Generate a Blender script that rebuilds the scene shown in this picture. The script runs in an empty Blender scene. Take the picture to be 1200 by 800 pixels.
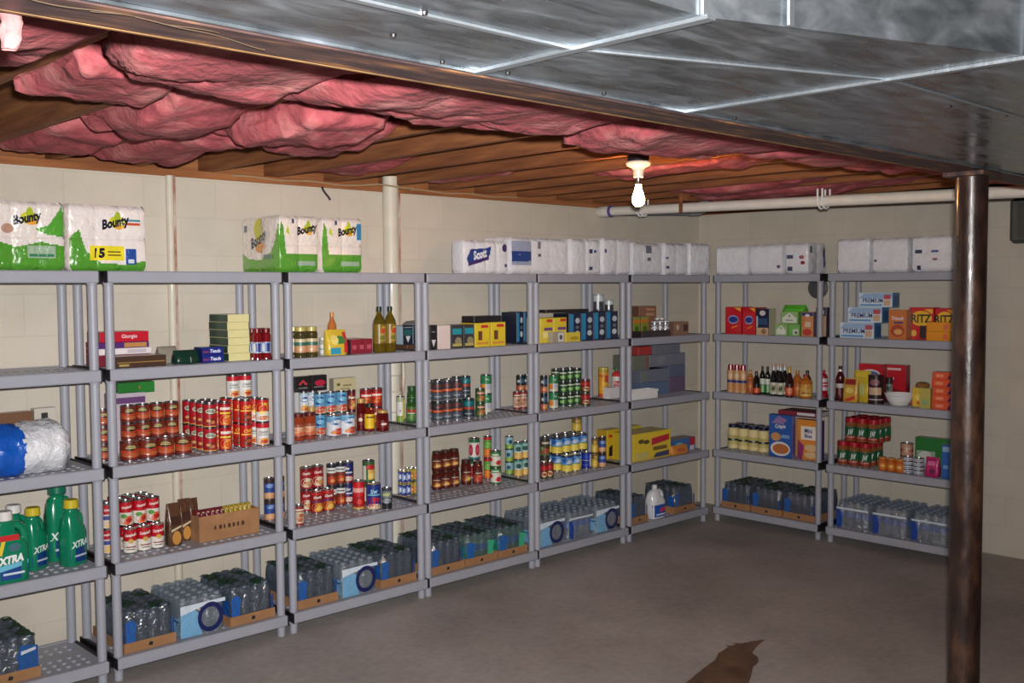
import bpy, bmesh, math, random
from mathutils import Vector, Matrix, noise
R_ = random.Random(7)
SC = bpy.context.scene
COL = SC.collection
PI = math.pi

# ------------------------------------------------------------------ materials
def lin(c):
    out = []
    for v in c[:3]:
        v = v / 255.0
        out.append(v / 12.92 if v <= .04045 else ((v + .055) / 1.055) ** 2.4)
    return (*out, 1.0)

_M = {}
def nodes_of(name):
    m = bpy.data.materials.new(name); m.use_nodes = True
    nt = m.node_tree; nt.nodes.clear()
    out = nt.nodes.new('ShaderNodeOutputMaterial')
    return m, nt, out

def N(nt, typ, **kw):
    n = nt.nodes.new(typ)
    for k, v in kw.items():
        if k.startswith('i_'):
            key = k[2:]
            n.inputs[int(key) if key.isdigit() else key.replace('_', ' ')].default_value = v
        else:
            setattr(n, k, v)
    return n

def mat(col, rough=.45, metal=0.0, coat=0.0, var=.06, bump=0.0, bscale=60.0, vscale=14.0, spec=.5):
    """plain paint / print / plastic / metal with a little procedural tone variation"""
    key = (tuple(col), rough, metal, coat, var, bump, bscale, vscale, spec)
    if key in _M: return _M[key]
    m, nt, out = nodes_of('surface_%d_%d_%d' % tuple(col[:3]))
    b = N(nt, 'ShaderNodeBsdfPrincipled')
    tc = N(nt, 'ShaderNodeTexCoord')
    nz = N(nt, 'ShaderNodeTexNoise'); nz.inputs['Scale'].default_value = vscale; nz.inputs['Detail'].default_value = 3
    nt.links.new(tc.outputs['Object'], nz.inputs['Vector'])
    mix = N(nt, 'ShaderNodeMix', data_type='RGBA')
    c = lin(col)
    mix.inputs['A'].default_value = tuple(max(0, v * (1 - var * 2)) for v in c[:3]) + (1,)
    mix.inputs['B'].default_value = tuple(min(1, v * (1 + var * 2)) for v in c[:3]) + (1,)
    nt.links.new(nz.outputs['Fac'], mix.inputs['Factor'])
    nt.links.new(mix.outputs['Result'], b.inputs['Base Color'])
    b.inputs['Roughness'].default_value = rough
    b.inputs['Metallic'].default_value = metal
    b.inputs['Coat Weight'].default_value = coat
    b.inputs['Coat Roughness'].default_value = .08
    b.inputs['Specular IOR Level'].default_value = spec
    if bump:
        n2 = N(nt, 'ShaderNodeTexNoise'); n2.inputs['Scale'].default_value = bscale; n2.inputs['Detail'].default_value = 4
        nt.links.new(tc.outputs['Object'], n2.inputs['Vector'])
        bp = N(nt, 'ShaderNodeBump'); bp.inputs['Strength'].default_value = bump; bp.inputs['Distance'].default_value = .01
        nt.links.new(n2.outputs['Fac'], bp.inputs['Height'])
        nt.links.new(bp.outputs['Normal'], b.inputs['Normal'])
        if coat: nt.links.new(bp.outputs['Normal'], b.inputs['Coat Normal'])
    nt.links.new(b.outputs['BSDF'], out.inputs['Surface'])
    _M[key] = m
    return m

def film(col=(235, 240, 245), amount=.16, rough=.12, bump=.5, bscale=28.0):
    """clear or tinted plastic film: see-through with glossy creases"""
    key = ('film', tuple(col), amount, rough, bump, bscale)
    if key in _M: return _M[key]
    m, nt, out = nodes_of('plastic_film')
    tc = N(nt, 'ShaderNodeTexCoord')
    nz = N(nt, 'ShaderNodeTexNoise'); nz.inputs['Scale'].default_value = bscale; nz.inputs['Detail'].default_value = 3
    nt.links.new(tc.outputs['Object'], nz.inputs['Vector'])
    bp = N(nt, 'ShaderNodeBump'); bp.inputs['Strength'].default_value = bump; bp.inputs['Distance'].default_value = .02
    nt.links.new(nz.outputs['Fac'], bp.inputs['Height'])
    tr = N(nt, 'ShaderNodeBsdfTransparent'); tr.inputs['Color'].default_value = lin(col)
    df = N(nt, 'ShaderNodeBsdfDiffuse'); df.inputs['Color'].default_value = lin(col)
    gl = N(nt, 'ShaderNodeBsdfAnisotropic'); gl.inputs['Color'].default_value = (1, 1, 1, 1); gl.inputs['Roughness'].default_value = rough
    nt.links.new(bp.outputs['Normal'], gl.inputs['Normal'])
    m1 = N(nt, 'ShaderNodeMixShader'); m1.inputs['Fac'].default_value = max(0, amount - .08)
    nt.links.new(tr.outputs[0], m1.inputs[1]); nt.links.new(df.outputs[0], m1.inputs[2])
    mx = N(nt, 'ShaderNodeMixShader'); mx.inputs['Fac'].default_value = .13
    nt.links.new(m1.outputs[0], mx.inputs[1]); nt.links.new(gl.outputs[0], mx.inputs[2])
    nt.links.new(mx.outputs[0], out.inputs['Surface'])
    _M[key] = m
    return m

def m_wall(axis):
    m, nt, out = nodes_of('painted_block_wall')
    b = N(nt, 'ShaderNodeBsdfPrincipled'); b.inputs['Roughness'].default_value = .75
    geo = N(nt, 'ShaderNodeNewGeometry'); sp = N(nt, 'ShaderNodeSeparateXYZ'); cb = N(nt, 'ShaderNodeCombineXYZ')
    nt.links.new(geo.outputs['Position'], sp.inputs[0])
    nt.links.new(sp.outputs[axis], cb.inputs[0]); nt.links.new(sp.outputs['Z'], cb.inputs[1])
    br = N(nt, 'ShaderNodeTexBrick')
    br.inputs['Scale'].default_value = 1; br.inputs['Brick Width'].default_value = .4064; br.inputs['Row Height'].default_value = .2032
    br.inputs['Mortar Size'].default_value = .005; br.inputs['Mortar Smooth'].default_value = .6
    br.inputs['Color1'].default_value = lin((213, 204, 189)); br.inputs['Color2'].default_value = lin((208, 200, 186))
    br.inputs['Mortar'].default_value = lin((205, 196, 181))
    nt.links.new(cb.outputs[0], br.inputs['Vector'])
    nz = N(nt, 'ShaderNodeTexNoise'); nz.inputs['Scale'].default_value = 3.2; nz.inputs['Detail'].default_value = 6; nz.inputs['Roughness'].default_value = .6
    nt.links.new(geo.outputs['Position'], nz.inputs['Vector'])
    cr = N(nt, 'ShaderNodeValToRGB')
    cr.color_ramp.elements[0].position = .3; cr.color_ramp.elements[0].color = (.9, .9, .88, 1)
    cr.color_ramp.elements[1].position = .62; cr.color_ramp.elements[1].color = (1, 1, 1, 1)
    nt.links.new(nz.outputs['Fac'], cr.inputs[0])
    mx = N(nt, 'ShaderNodeMix', data_type='RGBA', blend_type='MULTIPLY'); mx.inputs['Factor'].default_value = 1
    nt.links.new(br.outputs['Color'], mx.inputs['A']); nt.links.new(cr.outputs[0], mx.inputs['B'])
    nt.links.new(mx.outputs['Result'], b.inputs['Base Color'])
    n2 = N(nt, 'ShaderNodeTexNoise'); n2.inputs['Scale'].default_value = 70; n2.inputs['Detail'].default_value = 4
    nt.links.new(geo.outputs['Position'], n2.inputs['Vector'])
    ad = N(nt, 'ShaderNodeMath', operation='MULTIPLY_ADD'); ad.inputs[1].default_value = -.35
    nt.links.new(br.outputs['Fac'], ad.inputs[0]); nt.links.new(n2.outputs['Fac'], ad.inputs[2])
    bp = N(nt, 'ShaderNodeBump'); bp.inputs['Strength'].default_value = .3; bp.inputs['Distance'].default_value = .004
    nt.links.new(ad.outputs[0], bp.inputs['Height']); nt.links.new(bp.outputs[0], b.inputs['Normal'])
    nt.links.new(b.outputs[0], out.inputs[0])
    return m

def m_two(name, c1, c2, scale, rough=.8, metal=0, detail=6, stretch=(1, 1, 1), bump=.3, bdist=.01, lo=.35, hi=.65, bscale=None, mid=None, coat=0, rvar=0):
    m, nt, out = nodes_of(name)
    b = N(nt, 'ShaderNodeBsdfPrincipled'); b.inputs['Roughness'].default_value = rough; b.inputs['Metallic'].default_value = metal
    b.inputs['Coat Weight'].default_value = coat
    tc = N(nt, 'ShaderNodeTexCoord'); mp = N(nt, 'ShaderNodeMapping'); mp.inputs['Scale'].default_value = stretch
    nt.links.new(tc.outputs['Object'], mp.inputs['Vector'])
    nz = N(nt, 'ShaderNodeTexNoise'); nz.inputs['Scale'].default_value = scale; nz.inputs['Detail'].default_value = detail; nz.inputs['Roughness'].default_value = .6
    nt.links.new(mp.outputs[0], nz.inputs['Vector'])
    cr = N(nt, 'ShaderNodeValToRGB')
    cr.color_ramp.elements[0].position = lo; cr.color_ramp.elements[0].color = lin(c1)
    cr.color_ramp.elements[1].position = hi; cr.color_ramp.elements[1].color = lin(c2)
    if mid:
        e = cr.color_ramp.elements.new((lo + hi) / 2); e.color = lin(mid)
    nt.links.new(nz.outputs['Fac'], cr.inputs[0]); nt.links.new(cr.outputs[0], b.inputs['Base Color'])
    if rvar:
        mr = N(nt, 'ShaderNodeMapRange'); mr.inputs['To Min'].default_value = rough - rvar; mr.inputs['To Max'].default_value = rough + rvar
        mr.inputs['From Min'].default_value = lo; mr.inputs['From Max'].default_value = hi
        nt.links.new(nz.outputs['Fac'], mr.inputs['Value']); nt.links.new(mr.outputs[0], b.inputs['Roughness'])
    if bump:
        n2 = N(nt, 'ShaderNodeTexNoise'); n2.inputs['Scale'].default_value = bscale or scale * 3; n2.inputs['Detail'].default_value = 5
        nt.links.new(mp.outputs[0], n2.inputs['Vector'])
        bp = N(nt, 'ShaderNodeBump'); bp.inputs['Strength'].default_value = bump; bp.inputs['Distance'].default_value = bdist
        nt.links.new(n2.outputs['Fac'], bp.inputs['Height']); nt.links.new(bp.outputs[0], b.inputs['Normal'])
    nt.links.new(b.outputs[0], out.inputs[0])
    return m

def m_bottle():
    m, nt, out = nodes_of('clear_water_bottle')
    tr = N(nt, 'ShaderNodeBsdfTransparent'); tr.inputs['Color'].default_value = (.80, .87, .92, 1)
    df = N(nt, 'ShaderNodeBsdfDiffuse'); df.inputs['Color'].default_value = (.20, .26, .32, 1)
    gl = N(nt, 'ShaderNodeBsdfAnisotropic'); gl.inputs['Color'].default_value = (1, 1, 1, 1); gl.inputs['Roughness'].default_value = .1
    tc = N(nt, 'ShaderNodeTexCoord')
    wv = N(nt, 'ShaderNodeTexWave', bands_direction='Z'); wv.inputs['Scale'].default_value = 26; wv.inputs['Distortion'].default_value = 1.5
    nt.links.new(tc.outputs['Object'], wv.inputs['Vector'])
    bp = N(nt, 'ShaderNodeBump'); bp.inputs['Strength'].default_value = .7; bp.inputs['Distance'].default_value = .008
    nt.links.new(wv.outputs['Fac'], bp.inputs['Height']); nt.links.new(bp.outputs[0], gl.inputs['Normal'])
    m1 = N(nt, 'ShaderNodeMixShader'); m1.inputs['Fac'].default_value = .3
    nt.links.new(tr.outputs[0], m1.inputs[1]); nt.links.new(df.outputs[0], m1.inputs[2])
    mx = N(nt, 'ShaderNodeMixShader'); mx.inputs['Fac'].default_value = .13
    nt.links.new(m1.outputs[0], mx.inputs[1]); nt.links.new(gl.outputs[0], mx.inputs[2]); nt.links.new(mx.outputs[0], out.inputs[0])
    return m

def m_emit(col, strength):
    m, nt, out = nodes_of('glowing_bulb_glass')
    e = N(nt, 'ShaderNodeEmission'); e.inputs['Color'].default_value = col
    lw = N(nt, 'ShaderNodeLayerWeight'); lw.inputs['Blend'].default_value = .3
    mr = N(nt, 'ShaderNodeMapRange'); mr.inputs['To Min'].default_value = strength; mr.inputs['To Max'].default_value = strength * .7
    nt.links.new(lw.outputs['Facing'], mr.inputs['Value']); nt.links.new(mr.outputs[0], e.inputs['Strength'])
    nt.links.new(e.outputs[0], out.inputs[0])
    return m

METAL = mat((205, 205, 208), .22, 1.0, 0, .05)
LIDGOLD = mat((196, 178, 120), .25, 1.0, 0, .05)
RACK = mat((160, 162, 173), .42, 0, .05, .03, .12, 300.)
BLACK = mat((34, 31, 36), .6, 0, 0, .1)
CARD = m_two('brown_cardboard', (150, 108, 72), (172, 128, 88), 6, .85, bump=.1, bscale=90, bdist=.003)
WHITEP = mat((232, 232, 230), .5, 0, 0, .03)
BOTTLE = m_bottle()
def paper(c, rough=.4): return mat(c, rough, 0, .35, .05)

# ------------------------------------------------------------------ text as flat outlines
_T = {}
def text_geo(s, bold=.0):
    key = (s, bold)
    if key in _T: return _T[key]
    cu = bpy.data.curves.new('glyphs', 'FONT'); cu.body = s; cu.size = 1.0; cu.resolution_u = 2
    cu.align_x = 'CENTER'; cu.offset = bold
    ob = bpy.data.objects.new('glyphs', cu); COL.objects.link(ob)
    dg = bpy.context.evaluated_depsgraph_get(); dg.update()
    me = bpy.data.meshes.new_from_object(ob.evaluated_get(dg))
    bm = bmesh.new(); bm.from_mesh(me); bmesh.ops.triangulate(bm, faces=bm.faces[:])
    bm.verts.index_update()
    vs = [v.co.copy() for v in bm.verts]
    fs = []
    for f in bm.faces:
        idx = [v.index for v in f.verts]
        if f.normal.z < 0: idx.reverse()
        fs.append(idx)
    if vs:
        x0 = min(v.x for v in vs); x1 = max(v.x for v in vs); y0 = min(v.y for v in vs); y1 = max(v.y for v in vs)
        H = max(y1 - y0, 1e-6)
        vs = [((v.x - (x0 + x1) / 2) / H, (v.y - (y0 + y1) / 2) / H) for v in vs]
    bm.free(); bpy.data.objects.remove(ob); bpy.data.curves.remove(cu); bpy.data.meshes.remove(me)
    _T[key] = (vs, fs)
    return _T[key]

# ------------------------------------------------------------------ mesh builder
class MB:
    def __init__(s): s.v = []; s.f = []; s.mi = []; s.sm = []; s.mats = []
    def m(s, material):
        if material not in s.mats: s.mats.append(material)
        return s.mats.index(material)
    def add(s, vs, fs, material, smooth=False):
        b = len(s.v); s.v.extend(tuple(v) for v in vs); k = s.m(material)
        for f in fs:
            s.f.append(tuple(b + i for i in f)); s.mi.append(k); s.sm.append(smooth)
    def box(s, x0, x1, y0, y1, z0, z1, material, c=0.0015, faces=None):
        """chamfered box; faces: dict of 'f','b','l','r','t','d' -> material for single sides"""
        c = min(c, (x1 - x0) * .3, (y1 - y0) * .3, (z1 - z0) * .3)
        X = ((x0, x0 + c, x1 - c, x1)); Y = ((y0, y0 + c, y1 - c, y1)); Z = ((z0, z0 + c, z1 - c, z1))
        vs = {}
        def q(ix, iy, iz):
            return (X[ix], Y[iy], Z[iz])
        faces = faces or {}
        def fc(pts, mt): s.add(pts, [tuple(range(len(pts)))], mt)
        fc([q(1, 0, 1), q(2, 0, 1), q(2, 0, 2), q(1, 0, 2)], faces.get('f', material))
        fc([q(2, 3, 1), q(1, 3, 1), q(1, 3, 2), q(2, 3, 2)], faces.get('b', material))
        fc([q(0, 2, 1), q(0, 1, 1), q(0, 1, 2), q(0, 2, 2)], faces.get('l', material))
        fc([q(3, 1, 1), q(3, 2, 1), q(3, 2, 2), q(3, 1, 2)], faces.get('r', material))
        fc([q(1, 1, 3), q(2, 1, 3), q(2, 2, 3), q(1, 2, 3)], faces.get('t', material))
        fc([q(1, 2, 0), q(2, 2, 0), q(2, 1, 0), q(1, 1, 0)], faces.get('d', material))
        # edge strips
        for (a, b2) in (((1, 0, 1), (1, 0, 2)),): pass
        E = [
            [q(0, 1, 1), q(1, 0, 1), q(1, 0, 2), q(0, 1, 2)], [q(2, 0, 1), q(3, 1, 1), q(3, 1, 2), q(2, 0, 2)],
            [q(3, 2, 1), q(2, 3, 1), q(2, 3, 2), q(3, 2, 2)], [q(1, 3, 1), q(0, 2, 1), q(0, 2, 2), q(1, 3, 2)],
            [q(1, 0, 2), q(2, 0, 2), q(2, 1, 3), q(1, 1, 3)], [q(3, 1, 2), q(3, 2, 2), q(2, 2, 3), q(2, 1, 3)],
            [q(2, 3, 2), q(1, 3, 2), q(1, 2, 3), q(2, 2, 3)], [q(0, 2, 2), q(0, 1, 2), q(1, 1, 3), q(1, 2, 3)],
            [q(2, 0, 1), q(1, 0, 1), q(1, 1, 0), q(2, 1, 0)], [q(3, 2, 1), q(3, 1, 1), q(2, 1, 0), q(2, 2, 0)],
            [q(1, 3, 1), q(2, 3, 1), q(2, 2, 0), q(1, 2, 0)], [q(0, 1, 1), q(0, 2, 1), q(1, 2, 0), q(1, 1, 0)],
        ]
        for e in E: fc(e, material)
        for t in ([q(0, 1, 2), q(1, 0, 2), q(1, 1, 3)], [q(2, 0, 2), q(3, 1, 2), q(2, 1, 3)], [q(3, 2, 2), q(2, 3, 2), q(2, 2, 3)], [q(1, 3, 2), q(0, 2, 2), q(1, 2, 3)],
                  [q(1, 0, 1), q(0, 1, 1), q(1, 1, 0)], [q(3, 1, 1), q(2, 0, 1), q(2, 1, 0)], [q(2, 3, 1), q(3, 2, 1), q(2, 2, 0)], [q(0, 2, 1), q(1, 3, 1), q(1, 2, 0)]):
            fc(t, material)
    def lathe(s, prof, n, material, mats=None, cx=0, cy=0, sq=None, smooth=True, cap=True):
        """prof [(r,z)] bottom to top; mats optional per segment; sq=(ax,ay,p) superellipse scaling"""
        rings = []
        for r, z in prof:
            ring = []
            for i in range(n):
                a = 2 * PI * i / n
                ca, sa = math.cos(a), math.sin(a)
                if sq:
                    ax, ay, p = sq
                    k = (abs(ca) ** p + abs(sa) ** p) ** (-1.0 / p)
                    ring.append((cx + r * ax * k * ca, cy + r * ay * k * sa, z))
                else: ring.append((cx + r * ca, cy + r * sa, z))
            rings.append(ring)
        for j in range(len(prof) - 1):
            mt = mats[j] if mats else material
            vs = rings[j] + rings[j + 1]
            s.add(vs, [(i, (i + 1) % n, n + (i + 1) % n, n + i) for i in range(n)], mt, smooth)
        if cap:
            if prof[0][0] > 1e-5: s.add(rings[0], [tuple(reversed(range(n)))], mats[0] if mats else material)
            if prof[-1][0] > 1e-5: s.add(rings[-1], [tuple(range(n))], mats[-1] if mats else material)
    def tube(s, pts, r, material, n=8, cap=True):
        pts = [Vector(p) for p in pts]
        rs = r if isinstance(r, (list, tuple)) else [r] * len(pts)
        rings = []; up = None
        for i, p in enumerate(pts):
            t = (pts[min(i + 1, len(pts) - 1)] - pts[max(i - 1, 0)]).normalized()
            if up is None:
                up = Vector((0, 0, 1)) if abs(t.z) < .9 else Vector((1, 0, 0))
            a = t.cross(up).normalized(); b = t.cross(a).normalized(); up = -b if False else a.cross(t)
            rings.append([tuple(p + (a * math.cos(2 * PI * k / n) + b * math.sin(2 * PI * k / n)) * rs[i]) for k in range(n)])
        for j in range(len(pts) - 1):
            s.add(rings[j] + rings[j + 1], [(i, (i + 1) % n, n + (i + 1) % n, n + i) for i in range(n)], material, True)
        if cap:
            s.add(rings[0], [tuple(range(n))], material); s.add(rings[-1], [tuple(range(n))], material)
    def grid(s, fn, nu, nv, material, smooth=True, pick=None):
        vs = [fn(i / nu, j / nv) for j in range(nv + 1) for i in range(nu + 1)]
        w = nu + 1
        if pick is None:
            s.add(vs, [(j * w + i, j * w + i + 1, (j + 1) * w + i + 1, (j + 1) * w + i) for j in range(nv) for i in range(nu)], material, smooth)
        else:
            b = len(s.v); s.v.extend(vs)
            for j in range(nv):
                for i in range(nu):
                    s.f.append((b + j * w + i, b + j * w + i + 1, b + (j + 1) * w + i + 1, b + (j + 1) * w + i))
                    s.mi.append(s.m(pick((i + .5) / nu, (j + .5) / nv))); s.sm.append(smooth)
    # printed marks on a surface given by map(u,w,off), u in -.5..+.5 across, w 0..1 up; W,H real size
    def marks(s, dec, mp, W, H, rough=.4, step=.0004, off0=.0006):
        lvl = 0
        for d in dec:
            off = off0 + lvl * step; lvl += 1
            k = d[0]
            if k == 'r':
                _, u0, w0, u1, w1, c = d[:6]
                mt = paper(c, rough); nu = 8; nw = 3
                s.grid(lambda a, b: mp(u0 + (u1 - u0) * a, w0 + (w1 - w0) * b, off), nu, nw, mt)
            elif k == 'e':
                _, u, w, ru, rw, c = d[:6]
                mt = paper(c, rough); n = 18
                vs = [mp(u, w, off)]
                for q in (.5, 1.0):
                    vs += [mp(u + ru * q * math.cos(2 * PI * i / n), w + rw * q * math.sin(2 * PI * i / n), off) for i in range(n)]
                fs = [(0, 1 + i, 1 + (i + 1) % n) for i in range(n)]
                fs += [(1 + i, 1 + n + i, 1 + n + (i + 1) % n, 1 + (i + 1) % n) for i in range(n)]
                s.add(vs, fs, mt, True)
            elif k == 't':
                _, txt, u, w, h, c = d[:6]
                shear = d[6] if len(d) > 6 else 0; rot = d[7] if len(d) > 7 else 0; bold = d[8] if len(d) > 8 else .02; wide = d[9] if len(d) > 9 else 1
                vs, fs = text_geo(txt, bold)
                hh = h * H; cr, sr = math.cos(rot), math.sin(rot)
                pts = []
                for x, y in vs:
                    x = (x + shear * y) * wide
                    x, y = x * cr - y * sr, x * sr + y * cr
                    pts.append(mp(u + x * hh / W, w + y * hh / H, off))
                s.add(pts, fs, paper(c, rough))
            elif k == 'p':
                _, poly, c = d[:3]
                bm = bmesh.new()
                f = bm.faces.new([bm.verts.new((x, y, 0)) for x, y in poly])
                if f.normal.z < 0 or True: bm.normal_update()
                bmesh.ops.triangulate(bm, faces=bm.faces[:])
                bmesh.ops.subdivide_edges(bm, edges=bm.edges[:], cuts=3, use_grid_fill=True)
                bm.verts.index_update()
                flip = sum(ff.normal.z for ff in bm.faces) < 0
                s.add([mp(v.co.x, v.co.y, off) for v in bm.verts], [tuple(reversed([v.index for v in ff.verts])) if flip else tuple(v.index for v in ff.verts) for ff in bm.faces], paper(c, rough), True)
                bm.free()
    def mesh(s, name):
        me = bpy.data.meshes.new(name)
        me.from_pydata(s.v, [], s.f)
        for m_ in s.mats: me.materials.append(m_)
        me.polygons.foreach_set('material_index', s.mi)
        me.polygons.foreach_set('use_smooth', s.sm)
        me.update()
        return me

# ------------------------------------------------------------------ objects
def link(name, me, parent=None, loc=(0, 0, 0), rz=0):
    o = bpy.data.objects.new(name, me); COL.objects.link(o)
    o.location = loc
    if rz: o.rotation_euler = (0, 0, rz)
    if parent: o.parent = parent
    return o
ALL_LABELS = {}
def tag(o, label, cat, group=None, kind=None):
    if label:
        o['label'] = label; ALL_LABELS.setdefault(label, []).append((o.name, group))
    if cat: o['category'] = cat
    if group: o['group'] = group
    if kind: o['kind'] = kind
    return o
def struct(name, me, label=None):
    o = link(name, me); o['kind'] = 'structure'
    if label: o['label'] = label
    return o
def proto(*parts):
    """parts: (name, mesh, index of parent part or None, local location, label)"""
    return parts
def spawn(p, loc, rz=0.0):
    made = []
    for q in p:
        name, me, par = q[0], q[1], q[2]
        o = bpy.data.objects.new(name, me); COL.objects.link(o)
        if par is None:
            o.location = loc; o.rotation_euler = (0, 0, rz)
        else:
            o.parent = made[par]
            if len(q) > 3 and q[3]: o.location = q[3]
        if len(q) > 4 and q[4]: o['label'] = q[4]
        made.append(o)
    return made[0]

# ------------------------------------------------------------------ camera (solved from the shelving: unit width 0.914 m)
CAM = Vector((-1.9111, -4.6963, 1.8448)); FPX = 1197.0
yaw, pitch, roll = .7621, -.0521, -.0062
F = Vector((math.sin(yaw) * math.cos(pitch), math.cos(yaw) * math.cos(pitch), math.sin(pitch)))
r0 = Vector((math.cos(yaw), -math.sin(yaw), 0)); u0_ = r0.cross(F)
RT = r0 * math.cos(roll) + u0_ * math.sin(roll); UP = -r0 * math.sin(roll) + u0_ * math.cos(roll)
cd = bpy.data.cameras.new('camera'); cam = bpy.data.objects.new('camera', cd); COL.objects.link(cam)
cd.sensor_fit = 'HORIZONTAL'; cd.sensor_width = 36; cd.lens = 36 * FPX / 1200; cd.clip_start = .05; cd.clip_end = 60
cam.matrix_world = Matrix(((RT.x, UP.x, -F.x, CAM.x), (RT.y, UP.y, -F.y, CAM.y), (RT.z, UP.z, -F.z, CAM.z), (0, 0, 0, 1)))
SC.camera = cam

# ------------------------------------------------------------------ room dimensions (metres)
XL, XR, YB, YN = -7.0, 5.262, .51, -9.5          # room extents
ZS, ZJ, ZT = 2.45, 2.49, 2.69                    # wall top, joist underside, joist top
SH = [.115, .5675, 1.0248, 1.4801, 1.9362]       # shelf tops
XRF = 4.752                                      # front plane of the racks on the right wall
RIM = .056; RD = .46; RW = .914
RACKS = [(-.954, RW), (0, RW), (.9535, RW), (1.883, RW), (2.812, RW), (3.758, .945)]
RACKS_R = [(0.0, RW), (.977, RW)]                # distance along the right wall from the corner end (world y = -s)
ORD = ['first', 'second', 'third', 'fourth', 'fifth', 'sixth', 'seventh', 'eighth', 'ninth', 'tenth', 'eleventh', 'twelfth']

def plane_box(x0, x1, y0, y1, z0, z1, m_, c=.001):
    b = MB(); b.box(x0, x1, y0, y1, z0, z1, m_, c); return b

#%%SETTING
# ------------------------------------------------------------------ setting
WL, WRm = m_wall('X'), m_wall('Y')
struct('wall_back', plane_box(XL - .2, XR + .2, YB, YB + .2, 0, ZS, WL).mesh('wall_back'))
struct('wall_right', plane_box(XR, XR + .2, YN, YB, 0, ZS, WRm).mesh('wall_right'))
DARKW = m_two('bare_concrete_wall', (120, 116, 108), (150, 145, 136), 3, .9)
struct('wall_left', plane_box(XL - .2, XL, YN, YB, 0, ZT, DARKW).mesh('wall_left'))
struct('wall_near', plane_box(XL - .2, XR + .2, YN - .2, YN, 0, ZT, DARKW).mesh('wall_near'))

def floor_mat():
    m, nt, out = nodes_of('worn_concrete_floor')
    b = N(nt, 'ShaderNodeBsdfPrincipled'); b.inputs['Roughness'].default_value = .62
    geo = N(nt, 'ShaderNodeNewGeometry')
    n1 = N(nt, 'ShaderNodeTexNoise'); n1.inputs['Scale'].default_value = 1.1; n1.inputs['Detail'].default_value = 9; n1.inputs['Roughness'].default_value = .62
    n2 = N(nt, 'ShaderNodeTexNoise'); n2.inputs['Scale'].default_value = 24; n2.inputs['Detail'].default_value = 6
    nt.links.new(geo.outputs['Position'], n1.inputs['Vector']); nt.links.new(geo.outputs['Position'], n2.inputs['Vector'])
    cr = N(nt, 'ShaderNodeValToRGB')
    cr.color_ramp.elements[0].position = .33; cr.color_ramp.elements[0].color = lin((152, 146, 142))
    cr.color_ramp.elements[1].position = .68; cr.color_ramp.elements[1].color = lin((184, 179, 176))
    nt.links.new(n1.outputs['Fac'], cr.inputs[0])
    c2 = N(nt, 'ShaderNodeValToRGB')
    c2.color_ramp.elements[0].position = .3; c2.color_ramp.elements[0].color = (.86, .85, .84, 1)
    c2.color_ramp.elements[1].position = .6; c2.color_ramp.elements[1].color = (1, 1, 1, 1)
    nt.links.new(n2.outputs['Fac'], c2.inputs[0])
    mx = N(nt, 'ShaderNodeMix', data_type='RGBA', blend_type='MULTIPLY'); mx.inputs['Factor'].default_value = 1
    nt.links.new(cr.outputs[0], mx.inputs['A']); nt.links.new(c2.outputs[0], mx.inputs['B'])
    nt.links.new(mx.outputs['Result'], b.inputs['Base Color'])
    bp = N(nt, 'ShaderNodeBump'); bp.inputs['Strength'].default_value = .2; bp.inputs['Distance'].default_value = .004
    nt.links.new(n2.outputs['Fac'], bp.inputs['Height']); nt.links.new(bp.outputs[0], b.inputs['Normal'])
    nt.links.new(b.outputs[0], out.inputs[0])
    return m
struct('floor', plane_box(XL - .2, XR + .2, YN - .2, YB + .2, -.1, 0, floor_mat()).mesh('floor'))
WOOD = m_two('old_joist_wood', (108, 62, 34), (156, 100, 56), 2.2, .8, stretch=(9, .7, 9), bump=.35, bdist=.004, mid=(134, 82, 46))
WOOD_X = m_two('sill_wood', (132, 78, 42), (172, 112, 66), 2.2, .8, stretch=(.7, 9, 9), bump=.3, bdist=.004)
DECKW = m_two('subfloor_boards', (96, 60, 36), (138, 92, 56), 2.0, .85, stretch=(1, 6, 1), bump=.3, bdist=.004)
struct('ceiling', plane_box(XL - .2, XR + .2, YN - .2, YB + .2, ZT, ZT + .03, DECKW).mesh('ceiling'))
b = MB()
b.box(XL, XR + .2, YB - .006, YB + .14, ZS, ZJ, WOOD_X, .003)
struct('trim_1', b.mesh('sill_plate'), 'orange brown wooden sill board along the top of the back wall')
b = MB()
b.box(XR - .006, XR + .14, YN, YB - .008, ZS, ZJ, WOOD, .003)
struct('trim_2', b.mesh('sill_plate'), 'brown wooden sill board along the top of the right wall')
b = MB(); b.box(XL, XR + .2, YB + .09, YB + .13, ZJ, ZT, WOOD_X, .003)
struct('trim_3', b.mesh('rim_joist'), 'rim board above the back wall')

# joists: each its own timber, resting on the sill and on the steel beam
JX = [-.037 + .4064 * i for i in range(-4, 13)]
for i, x in enumerate(JX):
    b = MB(); b.box(-.02, .02, -3.6, .085, 0, ZT - ZJ - .001, WOOD, .002)
    o = link('ceiling_joist', b.mesh('ceiling_joist'), None, (x, YB, ZJ))
    nm = ORD[i - 4] if 4 <= i < 16 else 'an outer'
    tag(o, 'brown wooden ceiling joist, %s from left of those running back from the beam' % nm if 4 <= i < 16 else 'brown wooden ceiling joist number %d counting beyond the left edge' % (4 - i) if i < 4 else 'brown wooden ceiling joist right above the corner of two walls', 'joist', 'ceiling joists', 'structure')

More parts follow.
